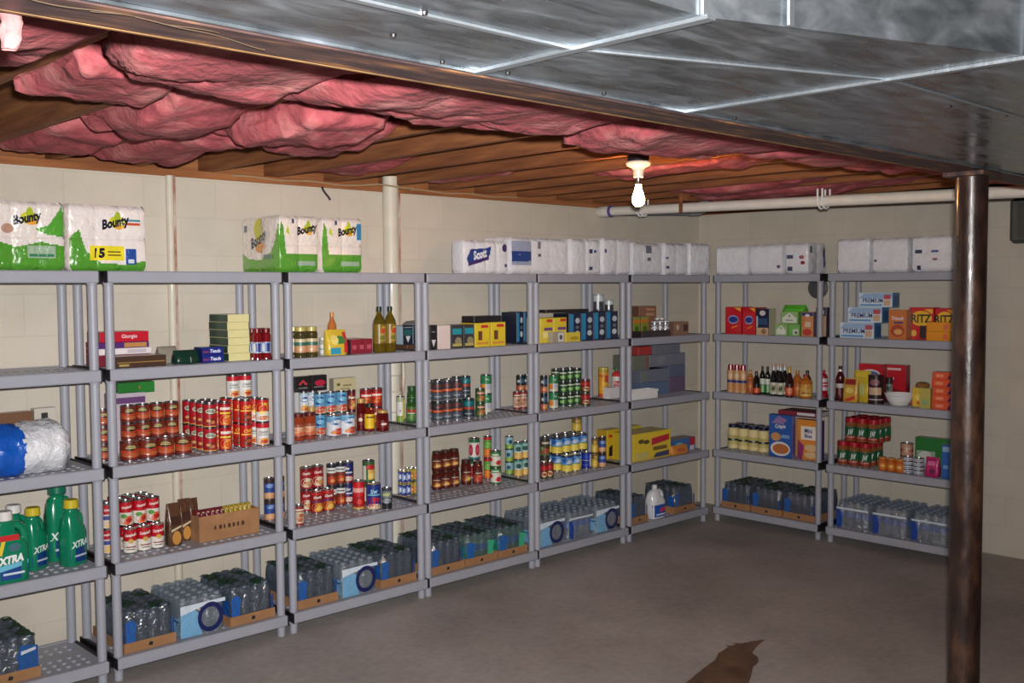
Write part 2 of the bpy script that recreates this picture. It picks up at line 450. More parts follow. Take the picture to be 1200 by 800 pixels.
# steel beam
STEEL = m_two('rusty_painted_steel', (58, 44, 46), (150, 104, 60), 9, .6, .1, stretch=(.6, 3, 3), bump=.3, bdist=.003, mid=(86, 62, 56), lo=.38, hi=.72, rvar=.1)
BE = m_two('scuffed_steel_edge', (92, 66, 40), (140, 106, 64), 9, .6, .1, bump=.2, bdist=.002)
yb0, yb1 = -3.168, -3.045
b = MB()
b.box(XL, XR, yb0, yb1, 0, .012, STEEL, .002)
b.box(XL, XR, yb0, yb1, .212, .224, STEEL, .002)
b.box(XL, XR, -3.111, -3.101, .012, .212, STEEL, .0005)
b.box(XL, XR, yb1 - .007, yb1 + .002, -.0012, .011, BE, .0006)
o = link('steel_beam', b.mesh('steel_beam'), None, (0, 0, 2.265))
o['kind'] = 'structure'; o['label'] = 'long rust brown steel beam with scuffed lower edge, carried on the round post'

# post
RUST = m_two('rust_brown_post_paint', (30, 21, 19), (92, 62, 44), 5, .34, .0, stretch=(2.2, 2.2, .9), bump=.3, bdist=.003, mid=(52, 35, 29), rvar=.1, coat=.3, bscale=45, lo=.32, hi=.7)
PX, PY = 1.985, -3.107
root = bpy.data.objects.new('support_post', None); COL.objects.link(root); root.location = (PX, PY, 0)
tag(root, 'round rust brown steel post standing on the floor under the beam', 'post')
b = MB(); b.lathe([(.0575, .012), (.0575, 2.247)], 40, RUST)
link('shaft', b.mesh('shaft'), root)
b = MB(); b.box(-.085, .085, -.075, .075, 2.2472, 2.2645, STEEL, .002); link('cap_plate', b.mesh('cap_plate'), root)
b = MB(); b.box(-.09, .09, -.09, .09, 0.0005, .012, STEEL, .002); link('base_plate', b.mesh('base_plate'), root)

# ductwork: galvanised sheet, straight run, tapered transition, wide run
def m_duct():
    m, nt, out = nodes_of('galvanised_sheet')
    b = N(nt, 'ShaderNodeBsdfPrincipled'); b.inputs['Metallic'].default_value = .84
    tc = N(nt, 'ShaderNodeTexCoord')
    vo = N(nt, 'ShaderNodeTexVoronoi'); vo.inputs['Scale'].default_value = 26
    n1 = N(nt, 'ShaderNodeTexNoise'); n1.inputs['Scale'].default_value = 6; n1.inputs['Detail'].default_value = 7; n1.inputs['Roughness'].default_value = .55; n1.inputs['Distortion'].default_value = .5
    mp = N(nt, 'ShaderNodeMapping'); mp.inputs['Scale'].default_value = (1, 3.4, 2.4)
    nt.links.new(tc.outputs['Object'], mp.inputs[0]); nt.links.new(mp.outputs[0], n1.inputs['Vector']); nt.links.new(tc.outputs['Object'], vo.inputs['Vector'])
    cr = N(nt, 'ShaderNodeValToRGB')
    cr.color_ramp.elements[0].position = .36; cr.color_ramp.elements[0].color = lin((118, 126, 132))
    cr.color_ramp.elements[1].position = .66; cr.color_ramp.elements[1].color = lin((172, 180, 188))
    nt.links.new(n1.outputs['Fac'], cr.inputs[0])
    mx = N(nt, 'ShaderNodeMix', data_type='RGBA', blend_type='MULTIPLY'); mx.inputs['Factor'].default_value = .16
    nt.links.new(cr.outputs[0], mx.inputs['A']); nt.links.new(vo.outputs['Distance'], mx.inputs['B'])
    nt.links.new(mx.outputs['Result'], b.inputs['Base Color'])
    mr = N(nt, 'ShaderNodeMapRange'); mr.inputs['From Min'].default_value = .35; mr.inputs['From Max'].default_value = .68
    mr.inputs['To Min'].default_value = .22; mr.inputs['To Max'].default_value = .42
    nt.links.new(n1.outputs['Fac'], mr.inputs[0]); nt.links.new(mr.outputs[0], b.inputs['Roughness'])
    n3 = N(nt, 'ShaderNodeTexNoise'); n3.inputs['Scale'].default_value = 7; n3.inputs['Detail'].default_value = 3
    nt.links.new(mp.outputs[0], n3.inputs['Vector'])
    bp = N(nt, 'ShaderNodeBump'); bp.inputs['Strength'].default_value = .16; bp.inputs['Distance'].default_value = .012
    nt.links.new(n3.outputs['Fac'], bp.inputs['Height']); nt.links.new(bp.outputs[0], b.inputs['Normal'])
    nt.links.new(b.outputs[0], out.inputs[0])
    return m
DUCT = m_duct()
SEAM = mat((176, 184, 190), .42, .9, 0, .08, .2, 40.)
ZD, ZDT = 2.272, 2.488
def prism(poly, z0, z1, m_):
    b = MB(); n = len(poly)
    b.add([(x, y, z0) for x, y in poly] + [(x, y, z1) for x, y in poly],
          [tuple(reversed(range(n))), tuple(range(n, 2 * n))] + [(i, (i + 1) % n, n + (i + 1) % n, n + i) for i in range(n)], m_)
    return b
YF = -3.176
X2, X3 = -.555, .125
dr = bpy.data.objects.new('air_duct', None); COL.objects.link(dr); dr.location = (0, 0, 0)
tag(dr, 'galvanised sheet metal air duct running under the ceiling beside the beam', 'duct')
link('straight_section', prism([(XL + .02, -3.72), (X2, -3.72), (X2, YF), (XL + .02, YF)], ZD, ZDT, DUCT).mesh('straight_section'), dr)
link('tapered_section', prism([(X2 + .001, -3.72), (X3, -3.965), (X3, YF), (X2 + .001, YF)], ZD, ZDT, DUCT).mesh('tapered_section'), dr)
link('wide_section', prism([(X3 + .001, -3.965), (3.4, -3.965), (3.4, YF), (X3 + .001, YF)], ZD, ZDT, DUCT).mesh('wide_section'), dr)
def strip(name, p0, p1, w, t, zb, m_):
    p0 = Vector((*p0, 0)); p1 = Vector((*p1, 0)); d = (p1 - p0).normalized(); q = Vector((-d.y, d.x, 0)) * w / 2
    poly = [p0 - q, p1 - q, p1 + q, p0 + q]
    b = prism([(v.x, v.y) for v in poly], zb - t, zb - .0004, m_)
    return link(name, b.mesh(name), dr)
strip('cleat', (X2, -3.735), (X2, YF), .022, .007, ZD, SEAM)
strip('cleat', (X3, -3.985), (X3, YF), .020, .007, ZD, SEAM)
strip('seam', (XL + .1, -3.432), (X2 - .012, -3.437), .014, .005, ZD, SEAM)
strip('seam', (X2 + .012, -3.44), (X3 - .012, -3.685), .010, .004, ZD, SEAM)
strip('seam', (X3 + .012, -3.69), (2.6, -3.70), .008, .003, ZD, SEAM)
strip('flange', (XL + .1, YF - .004), (3.38, YF - .004), .008, .006, ZD, DUCT)
for x, y in ((X2, -3.735), (X3, -3.985)):
    b = MB(); b.box(-.011, .011, -.007, -.0005, 0, ZDT - ZD, SEAM, .001); link('standing_cleat', b.mesh('standing_cleat'), dr, (x, y + (.015 if x == X2 else .02), ZD))
b = MB(); b.box(-.008, .008, -.006, -.0005, 0, ZDT - ZD, SEAM, .001); link('standing_cleat', b.mesh('standing_cleat'), dr, (-.40, -3.778, ZD))
scr = MB(); scr.lathe([(.001, -.006), (.005, -.005), (.007, -.0006)], 10, METAL); scr = scr.mesh('screw')
for x, y in ((-.9, -3.445), (-1.28, -3.21), (-.66, -3.2), (-.5, -3.21), (-.2, -3.2), (.3, -3.2), (.54, -3.64), (.78, -3.68), (X3 + .01, -3.68), (X2, -3.45), (-.85, -3.3)):
    link('screw', scr, dr, (x, y, ZD))

# insulation batts (pink glass wool), draped between the beam and the joists
PINK = m_two('pink_glass_wool', (126, 52, 58), (206, 138, 134), 5, .97, detail=10, bump=.7, bdist=.012, bscale=26, mid=(174, 84, 90), lo=.28, hi=.72)
def batt(x0, x1, y0, y1, z0, z1, seed, edge=None, sag=.03, amp=.028):
    """rounded slab with lumpy surface; edge(t) gives the far (wall side) y along its length"""
    b = MB(); nu = max(12, int((x1 - x0) / .016)); nv = 80
    def fn(a, c):
        x = x0 + (x1 - x0) * a
        ang = 2 * PI * c
        p = .5
        cx = math.copysign(abs(math.cos(ang)) ** p, math.cos(ang)); sz = math.copysign(abs(math.sin(ang)) ** p, math.sin(ang))
        ye = edge(a) if edge else y1
        yy = (y0 + ye) / 2 + (ye - y0) / 2 * cx
        en = min(1, (min(a, 1 - a) * (x1 - x0)) / .05) ** .5
        zz = (z0 + z1) / 2 + (z1 - z0) / 2 * sz * (.25 + .75 * en)
        lo = max(0, -sz)
        zz -= sag * lo * math.sin(PI * min(max((yy - y0) / max(ye - y0, .01), 0), 1))
        P = Vector((x * 2.6 + seed * 3.1, yy * 3.4, zz * 4))
        n_ = noise.noise(P) * amp * 1.3 + noise.noise(P * 2.7) * amp * .8 + noise.noise(P * 6) * amp * .35 + noise.noise(P * 14) * amp * .15
        zz += n_ * (lo * .9 + .1)
        yy += (noise.noise(P * 1.4 + Vector((9, 0, 0))) * amp * 2.2 + noise.noise(P * 4 + Vector((3, 0, 0))) * amp * 1.3) * abs(cx) + noise.noise(P * 5) * amp * .5
        x += (noise.noise(P * 2 + Vector((0, 5, 0))) + .8 * noise.noise(P * 6)) * amp * .9
        return (x, yy, min(zz, ZT - .02))
    b.grid(fn, nu, nv, PINK)
    n = nv
    for a in (0, 1): b.add([fn(a, j / n) for j in range(n)], [tuple(range(n)) if a == 0 else tuple(reversed(range(n)))], PINK)
    return b
def put_batt(label, *a, **k):
    b = batt(*a, **k)
    return tag(link('insulation_batt', b.mesh('insulation_batt')), label, 'insulation', 'pink insulation batts')
def ed(*pts):
    def f(t):
        for (a, ya), (c, yc) in zip(pts, pts[1:]):
            if t <= c: return ya + (yc - ya) * (t - a) / max(c - a, 1e-6)
        return pts[-1][1]
    return f
put_batt('pink insulation batt at the far left end, hanging low beside the beam', -2.5, -1.015, -3.02, -2.0, 2.39, 2.488, 1, ed((0, -1.98), (1, -1.98)))
put_batt('long pink insulation batt beside the beam, between left end and first dark slit', -.965, -.385, -3.02, -2.2, 2.385, 2.488, 2, ed((0, -2.4), (.12, -2.25), (.3, -2.08), (1, -2.04)))
put_batt('long pink insulation batt hugging the beam, ending at the oval gap', -.35, .66, -3.02, -2.2, 2.385, 2.488, 3, ed((0, -2.04), (.6, -2.04), (.85, -2.04), (1, -2.2)))
put_batt('pink insulation batt starting at the oval gap, curling down beside the beam', .72, 1.61, -3.02, -2, 2.375, 2.488, 4, ed((0, -2.4), (.2, -2.02), (.6, -1.98), (1, -2.1)))
put_batt('pink insulation batt beside the beam, lit orange by the bulb', 1.66, 2.85, -3.02, -2.05, 2.39, 2.488, 5, ed((0, -2.16), (.5, -2.22), (1, -2.26)))
put_batt('pink insulation batt at the far right end of the beam near the post', 2.90, 4.7, -3.02, -2.1, 2.445, 2.488, 6, ed((0, -2.26), (1, -2.2)), sag=.01, amp=.016)
put_batt('pink insulation batt sagging below a joist bay, above the left towel packs', -.41, -.06, -1.62, -.72, 2.455, 2.60, 7, sag=.03, amp=.034)
put_batt('loose pink insulation batt with drooping corner, next bay to the right', -.0, .38, -1.72, -.95, 2.44, 2.60, 8, sag=.045, amp=.036)
put_batt('pink insulation batt low over the sill, left of the thin wall pipe', -.0, .35, -.82, .33, 2.472, 2.62, 9, sag=.02)
put_batt('pink insulation batt over the sill at the left picture edge', -.41, -.07, -.50, .36, 2.48, 2.62, 16, sag=.015)
put_batt('torn pink insulation batt in the leftmost joist bay in view', -.83, -.47, -1.95, -1.35, 2.45, 2.60, 10, sag=.04)
put_batt('thin pink insulation strip beside a joist, right of the drooping corner', .41, .76, -1.2, -.55, 2.475, 2.62, 17, sag=.02)
put_batt('pink insulation scrap tucked between joists above the thick white wall pipe', 1.21, 1.57, -.35, .45, 2.53, 2.66, 11)
put_batt('pink insulation scrap between joists to the right of the thick wall pipe', 2.02, 2.38, -.3, .45, 2.54, 2.66, 12)
put_batt('pink insulation batt in the joist bay just right of the bulb', 2.42, 2.79, -1.9, -.6, 2.50, 2.66, 13)
put_batt('pink insulation batt in the joist bay above the drain pipe', 3.63, 4.0, -1.6, -.2, 2.50, 2.66, 14)
put_batt('pink insulation batt in the last joist bay above the far corner', 4.04, 4.41, -1.9, -.1, 2.49, 2.66, 15)
# pale scrap hanging off the beam at the very left
def ray_y(px, py, y):
    d = F + RT * ((px - 600) / FPX) + UP * ((400 - py) / FPX); return CAM + d * ((y - CAM.y) / d.y)
sc_ = ray_y(9, 58, -3.0)
b = MB()
def scrap(a, c):
    z = .115 * a; r = (.006 + .012 * math.sin(PI * min(1, .12 + a * .8))) * (1 + .5 * noise.noise(Vector((a * 5, math.cos(c * 2 * PI) * 1.5, math.sin(c * 2 * PI) * 1.5))))
    return (r * math.cos(2 * PI * c) + .006 * math.sin(a * 5), r * math.sin(2 * PI * c), z)
b.grid(scrap, 14, 18, m_two('pale_fibre', (140, 88, 90), (176, 124, 120), 14, .95, bump=.6))
tag(link('fibre_scrap', b.mesh('fibre_scrap'), None, sc_), 'pale pinkish fibre scrap hanging beside the beam at far left', 'insulation scrap')
b = MB(); pts = []
for i in range(30):
    t = i / 29; pts.append((-1.40 + .42 * t, -3.166 + .05 * t + .012 * math.sin(7 * t + 1), 2.2615 - .002 * math.sin(t * 14)))
CORD = mat((66, 50, 34), .8)
b.tube(pts, .0011, CORD, 6)
b.tube([(x + .06, y - .012 * math.sin(i * .6), z) for i, (x, y, z) in enumerate(pts[3:18])], .0007, CORD, 6)
tag(link('frayed_cord', b.mesh('frayed_cord')), 'frayed tan cord stuck along the lower beam edge at far left', 'cord')

# bulb and porcelain holder under a joist
BX, BY = 1.998, -1.50
root = bpy.data.objects.new('ceiling_bulb', None); COL.objects.link(root); root.location = (BX, BY, 0)
tag(root, 'bare glowing light bulb in white porcelain holder under a joist', 'light bulb')
b = MB(); b.lathe([(.052, 2.455), (.052, 2.489)], 24, BLACK); link('junction_box', b.mesh('junction_box'), root)
PORC = mat((238, 226, 206), .3, 0, .3, .03)
b = MB(); b.lathe([(.02, 2.378), (.025, 2.38), (.027, 2.415), (.034, 2.425), (.056, 2.436), (.062, 2.446), (.058, 2.4545)], 28, PORC); link('holder', b.mesh('holder'), root)
b = MB(); b.lathe([(.012, 2.345), (.0135, 2.35), (.0125, 2.355), (.0135, 2.36), (.0125, 2.365), (.0135, 2.372), (.0135, 2.3785)], 20, METAL); link('screw_base', b.mesh('screw_base'), root)
b = MB(); b.lathe([(.001, 2.2395), (.012, 2.241), (.022, 2.247), (.0285, 2.257), (.031, 2.27), (.029, 2.285), (.023, 2.303), (.017, 2.32), (.014, 2.335), (.0125, 2.346)], 28, m_emit((1, .5, .2, 1), 270.0)); link('bulb_glass', b.mesh('bulb_glass'), root)

# pipes
PVC = mat((226, 222, 212), .35, 0, .1, .05)
PIPEG = mat((150, 150, 158), .45, 0, .05, .06)
RUSTST = m_two('rust_streaked_pipe_paint', (150, 84, 62), (214, 196, 180), 9, .6, stretch=(1, 1, .6), bump=.2)
PAINTP = mat((212, 205, 188), .5, 0, .1, .05)
def coll(b, p0, p1, r, m_, n=18):
    b.tube([p0, p1], r, m_, n)
root = bpy.data.objects.new('drain_pipe', None); COL.objects.link(root)
tag(root, 'long white plastic drain pipe running under joists toward the post', 'pipe')
b = MB(); b.tube([(3.9, .375, 2.412), (3.9, -3.02, 2.338)], .034, PVC, 18); b.tube([(3.9, -3.0, 2.338), (3.9, -5.2, 2.29)], .034, PVC, 18); link('pipe_run', b.mesh('pipe_run'), root)
b = MB(); b.tube([(3.9, .32, 2.411), (3.9, .38, 2.412), (3.905, .415, 2.412), (3.93, .437, 2.412), (3.965, .44, 2.414), (3.99, .436, 2.416)], .041, PVC, 18); link('elbow', b.mesh('elbow'), root)
b = MB(); b.tube([(3.9, .30, 2.411), (3.9, .322, 2.411)], .0425, mat((92, 84, 150), .5), 18); link('primer_ring', b.mesh('primer_ring'), root)['label'] = 'purple primer ring'
b = MB(); b.tube([(3.99, .43, 2.416), (4.66, .12, 2.438)], .032, PIPEG, 18); link('branch_pipe', b.mesh('branch_pipe'), root)
b = MB(); b.tube([(4.62, .138, 2.437), (4.7, .10, 2.44), (4.73, .085, 2.455), (4.74, .08, 2.49), (4.74, .08, 2.6)], .038, PIPEG, 18); link('branch_elbow', b.mesh('branch_elbow'), root)
for yy in (.02, -1.42):
    zz = 2.412 + (yy - .375) * .0218
    b = MB()
    for dx in (-.016, .016):
        pts = [(3.9 - .046, yy + dx, zz + .075), (3.9 - .046, yy + dx, zz)] + [(3.9 - .046 * math.cos(a), yy + dx, zz - .046 * math.sin(a)) for a in (.6, 1.2, 1.57, 1.95, 2.55)] + [(3.9 + .046, yy + dx, zz), (3.9 + .046, yy + dx, zz + .075)]
        b.tube(pts, .0065, WHITEP, 8)
    tag(link('pipe_hanger', b.mesh('pipe_hanger')), 'white wire hanger holding the drain pipe, nearer the %s' % ('bulb' if yy > -1 else 'post'), 'pipe hanger', 'pipe hangers')
b = MB(); b.box(3.855, 3.945, -.372, -.34, 2.445, 2.4895, WOOD, .002); b.box(3.852, 3.863, -.37, -.342, 2.36, 2.446, WOOD, .002)
tag(link('hanging_block', b.mesh('hanging_block')), 'brown wooden block hanging by the drain pipe near the bulb', 'block')

root = bpy.data.objects.new('wall_pipe', None); COL.objects.link(root); root.location = (.533, .475, 0)
tag(root, 'thin cream wall pipe with rusty right side, behind the second rack', 'pipe')
b = MB(); b.lathe([(.021, .0005), (.021, 2.449)], 18, PAINTP); link('pipe_tube', b.mesh('pipe_tube'), root)
b = MB(); b.box(.0085, .021, -.026, -.015, .4, 2.44, RUSTST, .002); link('rust_streak', b.mesh('rust_streak'), root)
root = bpy.data.objects.new('wall_pipe', None); COL.objects.link(root); root.location = (1.962, .448, 0)
tag(root, 'thick cream wall pipe with coupling, rising behind the third rack to the joists', 'pipe')
b = MB(); b.lathe([(.05, .0005), (.05, 2.54)], 24, PAINTP); link('pipe_tube', b.mesh('pipe_tube'), root)
b = MB(); b.lathe([(.0505, 1.30), (.058, 1.31), (.058, 1.46), (.0505, 1.47)], 24, PAINTP); b.lathe([(.0505, 1.07), (.058, 1.08), (.058, 1.2), (.0505, 1.21)], 24, PAINTP)
b.tube([(.052, -.0, 1.43), (.072, -.01, 1.38), (.078, -.01, 1.3), (.07, -.005, 1.22), (.045, 0, 1.12)], .014, PAINTP, 10); link('coupling', b.mesh('coupling'), root)
b = MB(); b.box(.032, .0475, -.0385, -.027, .2, 2.44, RUSTST, .002); link('rust_streak', b.mesh('rust_streak'), root)
# cable along the sill and small hook
b = MB(); pts = [(.9 + 2.2 * i / 24, YB - .016, 2.478 + .006 * math.sin(i * 1.3) - (.004 if i % 4 == 0 else 0)) for i in range(25)]
pts = [p for p in pts if not 1.88 < p[0] < 2.04]
b.tube([(x, (YB - .125 if 1.8 < x < 2.12 else y), z) for x, y, z in [(.9 + 2.2 * i / 48, YB - .016, 2.476 + .005 * math.sin(i * .7)) for i in range(49)]], .005, mat((176, 150, 118), .5), 8)
tag(link('cable', b.mesh('cable')), 'thin tan cable stapled along the sill board behind the thick pipe', 'cable')
b = MB(); b.tube([(0, 0, 0), (-.006, -.02, -.02), (.004, -.03, -.04), (.02, -.03, -.055), (.035, -.03, -.075)], .006, BLACK, 8)
tag(link('black_hook', b.mesh('black_hook'), None, (1.49, YB - .02, 2.45)), 'small black hook hanging from the sill left of the thick pipe', 'hook')
# meter box on the right wall, round plate behind the seventh rack
b = MB(); b.box(0, .1, -.62, 0, 0, .30, mat((92, 96, 92), .5, .3), .025)
root = link('electric_box', b.mesh('electric_box'), None, (XR - .1005, -2.055, 2.12)); tag(root, 'dark grey green box mounted high on the right wall beyond the post', 'electric box')
b = MB(); b.box(-.006, -.0005, -.55, -.06, .04, .26, mat((80, 84, 82), .45, .3), .003); link('cover', b.mesh('cover'), root)
GRY = mat((112, 112, 116), .4, .5)
b = MB()
for i in range(2): pass
b.lathe([(.083, 0), (.083, .012), (.072, .022), (.03, .03), (.012, .034), (.012, .04)], 32, GRY)
me = b.mesh('round_plate')
o = link('round_plate', me, None, (XR - .0005, -.615, 1.832)); o.rotation_euler = (0, -PI / 2, 0)
tag(o, 'round grey metal plate mounted on the wall behind the seventh rack', 'wall plate')

# stain on the floor
STAIN = m_two('damp_brown_stain', (80, 60, 46), (122, 94, 72), 9, .5, bump=.1, lo=.3, hi=.7)
poly = [(1.55, -1.99), (1.72, -1.90), (1.92, -1.86), (2.10, -1.815), (2.24, -1.79), (2.33, -1.745), (2.44, -1.73), (2.452, -1.70), (2.47, -1.73), (2.50, -1.735), (2.515, -1.70), (2.53, -1.745), (2.60, -1.765), (2.68, -1.80), (2.60, -1.815), (2.53, -1.835), (2.46, -1.86), (2.42, -1.92), (2.37, -1.955), (2.29, -1.975), (2.19, -2.03), (2.05, -2.10), (1.8, -2.2), (1.5, -2.25), (1.4, -2.1)]
rp = []
for i in range(len(poly)):
    a = Vector(poly[i]); c = Vector(poly[(i + 1) % len(poly)])
    for k in range(4):
        p = a.lerp(c, k / 4); j = noise.noise(Vector((p.x * 22, p.y * 22, 1))) * .012
        rp.append((p.x + j, p.y + j * .6))
bm = bmesh.new(); f = bm.faces.new([bm.verts.new((x, y, .0006)) for x, y in rp]); bmesh.ops.triangulate(bm, faces=bm.faces[:]); bm.normal_update()
for f in bm.faces:
    if f.normal.z < 0: f.normal_flip()
me = bpy.data.meshes.new('floor_stain'); bm.to_mesh(me); bm.free(); me.materials.append(STAIN)
o = link('floor_stain', me); tag(o, 'dark brown damp stain with ragged tip on the bare concrete floor', 'stain')

# ------------------------------------------------------------------ racks
def shelf_mesh(w):
    b = MB(); t = RIM
    # fascia rails and back rail, rounded edges
    b.box(0, w, 0, .03, -t, 0, RACK, .005)
    b.box(0, w, RD - .03, RD, -t, 0, RACK, .005)
    b.box(.018, w - .018, .03, RD - .03, -.028, -.026, RACK, .0005) if False else None
    # vented deck: rows of square openings with real edges
    x0, x1, y0, y1 = .014, w - .014, .0305, RD - .0305
    nx, ny = 40, 14
    zt, zb = -.004, -.022
    dx = (x1 - x0) / nx; dy = (y1 - y0) / ny
    hole = lambda i, j: (i % 2 == 1) and (j % 2 == 1) and j not in (0, ny - 1, 7) and i not in (0, nx - 1) and i % 20 != 19
    V = {}
    def vid(i, j, z):
        return (x0 + i * dx, y0 + j * dy, z)
    top = []; fs = []; vs = []
    idx = {}
    def g(i, j, k):
        q = (i, j, k)
        if q not in idx:
            idx[q] = len(vs); vs.append((x0 + i * dx, y0 + j * dy, zt if k else zb))
        return idx[q]
    for i in range(nx):
        for j in range(ny):
            if hole(i, j):
                a = [(i, j), (i + 1, j), (i + 1, j + 1), (i, j + 1)]
                for k in range(4):
                    p, q = a[k], a[(k + 1) % 4]
                    fs.append((g(*p, 1), g(*q, 1), g(*q, 0), g(*p, 0)))
            else:
                fs.append((g(i, j, 1), g(i + 1, j, 1), g(i + 1, j + 1, 1), g(i, j + 1, 1)))
                fs.append((g(i, j + 1, 0), g(i + 1, j + 1, 0), g(i + 1, j, 0), g(i, j, 0)))
    b.add(vs, fs, RACK)
    for k in (1, 2): b.box(.014, w - .014, RD * k / 3 - .006, RD * k / 3 + .006, -.045, -.0222, RACK, .001)
    return b.mesh('shelf')
def endcap_mesh():
    b = MB(); b.box(-.0045, -.0003, .0008, RD - .0008, -RIM + .001, -.001, BLACK, .001)
    b.box(-.0045, .0135, .0305, RD - .0305, -.024, -.0002, BLACK, .002); return b.mesh('end_cap')
CAPM = endcap_mesh()
def post_mesh():
    b = MB(); r = .0215
    prof = [(.019, 0), (.021, .008), (.021, .04), (r, .05)]
    for z in SH:
        prof += [(r, z - RIM - .012), (r + .0025, z - RIM - .004), (r + .0025, z - RIM + .004), (r, z - RIM + .006), (r, z - .006)]
    prof[-1] = (r, SH[-1] - .008)
    b.lathe(prof, 20, RACK); return b.mesh('post')
POSTM = post_mesh()
_sh = {}
def rack(loc, rz, w, label):
    root = bpy.data.objects.new('storage_rack', None); COL.objects.link(root); root.location = loc; root.rotation_euler = (0, 0, rz)
    tag(root, label, 'rack', 'grey plastic storage racks')
    if w not in _sh: _sh[w] = shelf_mesh(w)
    for z in SH:
        s = link('shelf', _sh[w], root, (0, 0, z))
        c1 = link('end_cap', CAPM, s, (0, 0, 0)); c2 = link('end_cap', CAPM, s, (w, RD, 0), PI)
        c1['label'] = c2['label'] = 'black end cap'
    for x in (.018, w - .018):
        for y in (.042, RD - .042):
            link('post', POSTM, root, (x, y, 0))
    return root
RN = ['first rack', 'second rack', 'third rack', 'fourth rack', 'fifth rack', 'sixth rack', 'seventh rack', 'eighth rack']
RL = ['grey plastic shelving rack at left edge, holding green detergent bottles', 'grey plastic shelving rack second from left, holding stacked brown and red cans',
      'grey plastic shelving rack third from left, below the thick white wall pipe', 'grey plastic shelving rack fourth from left, with tall black banded cans',
      'grey plastic shelving rack fifth from left, with yellow boxes and blue boxes on top shelf', 'grey plastic shelving rack in the corner, last along the back wall',
      'grey plastic shelving rack first along the right wall, next to the corner', 'grey plastic shelving rack on the right wall, partly behind the round post']
for i, (x, w) in enumerate(RACKS): rack((x, 0, 0), 0, w, RL[i])
for i, (s, w) in enumerate(RACKS_R): rack((XRF, -s, 0), -PI / 2, w, RL[6 + i])
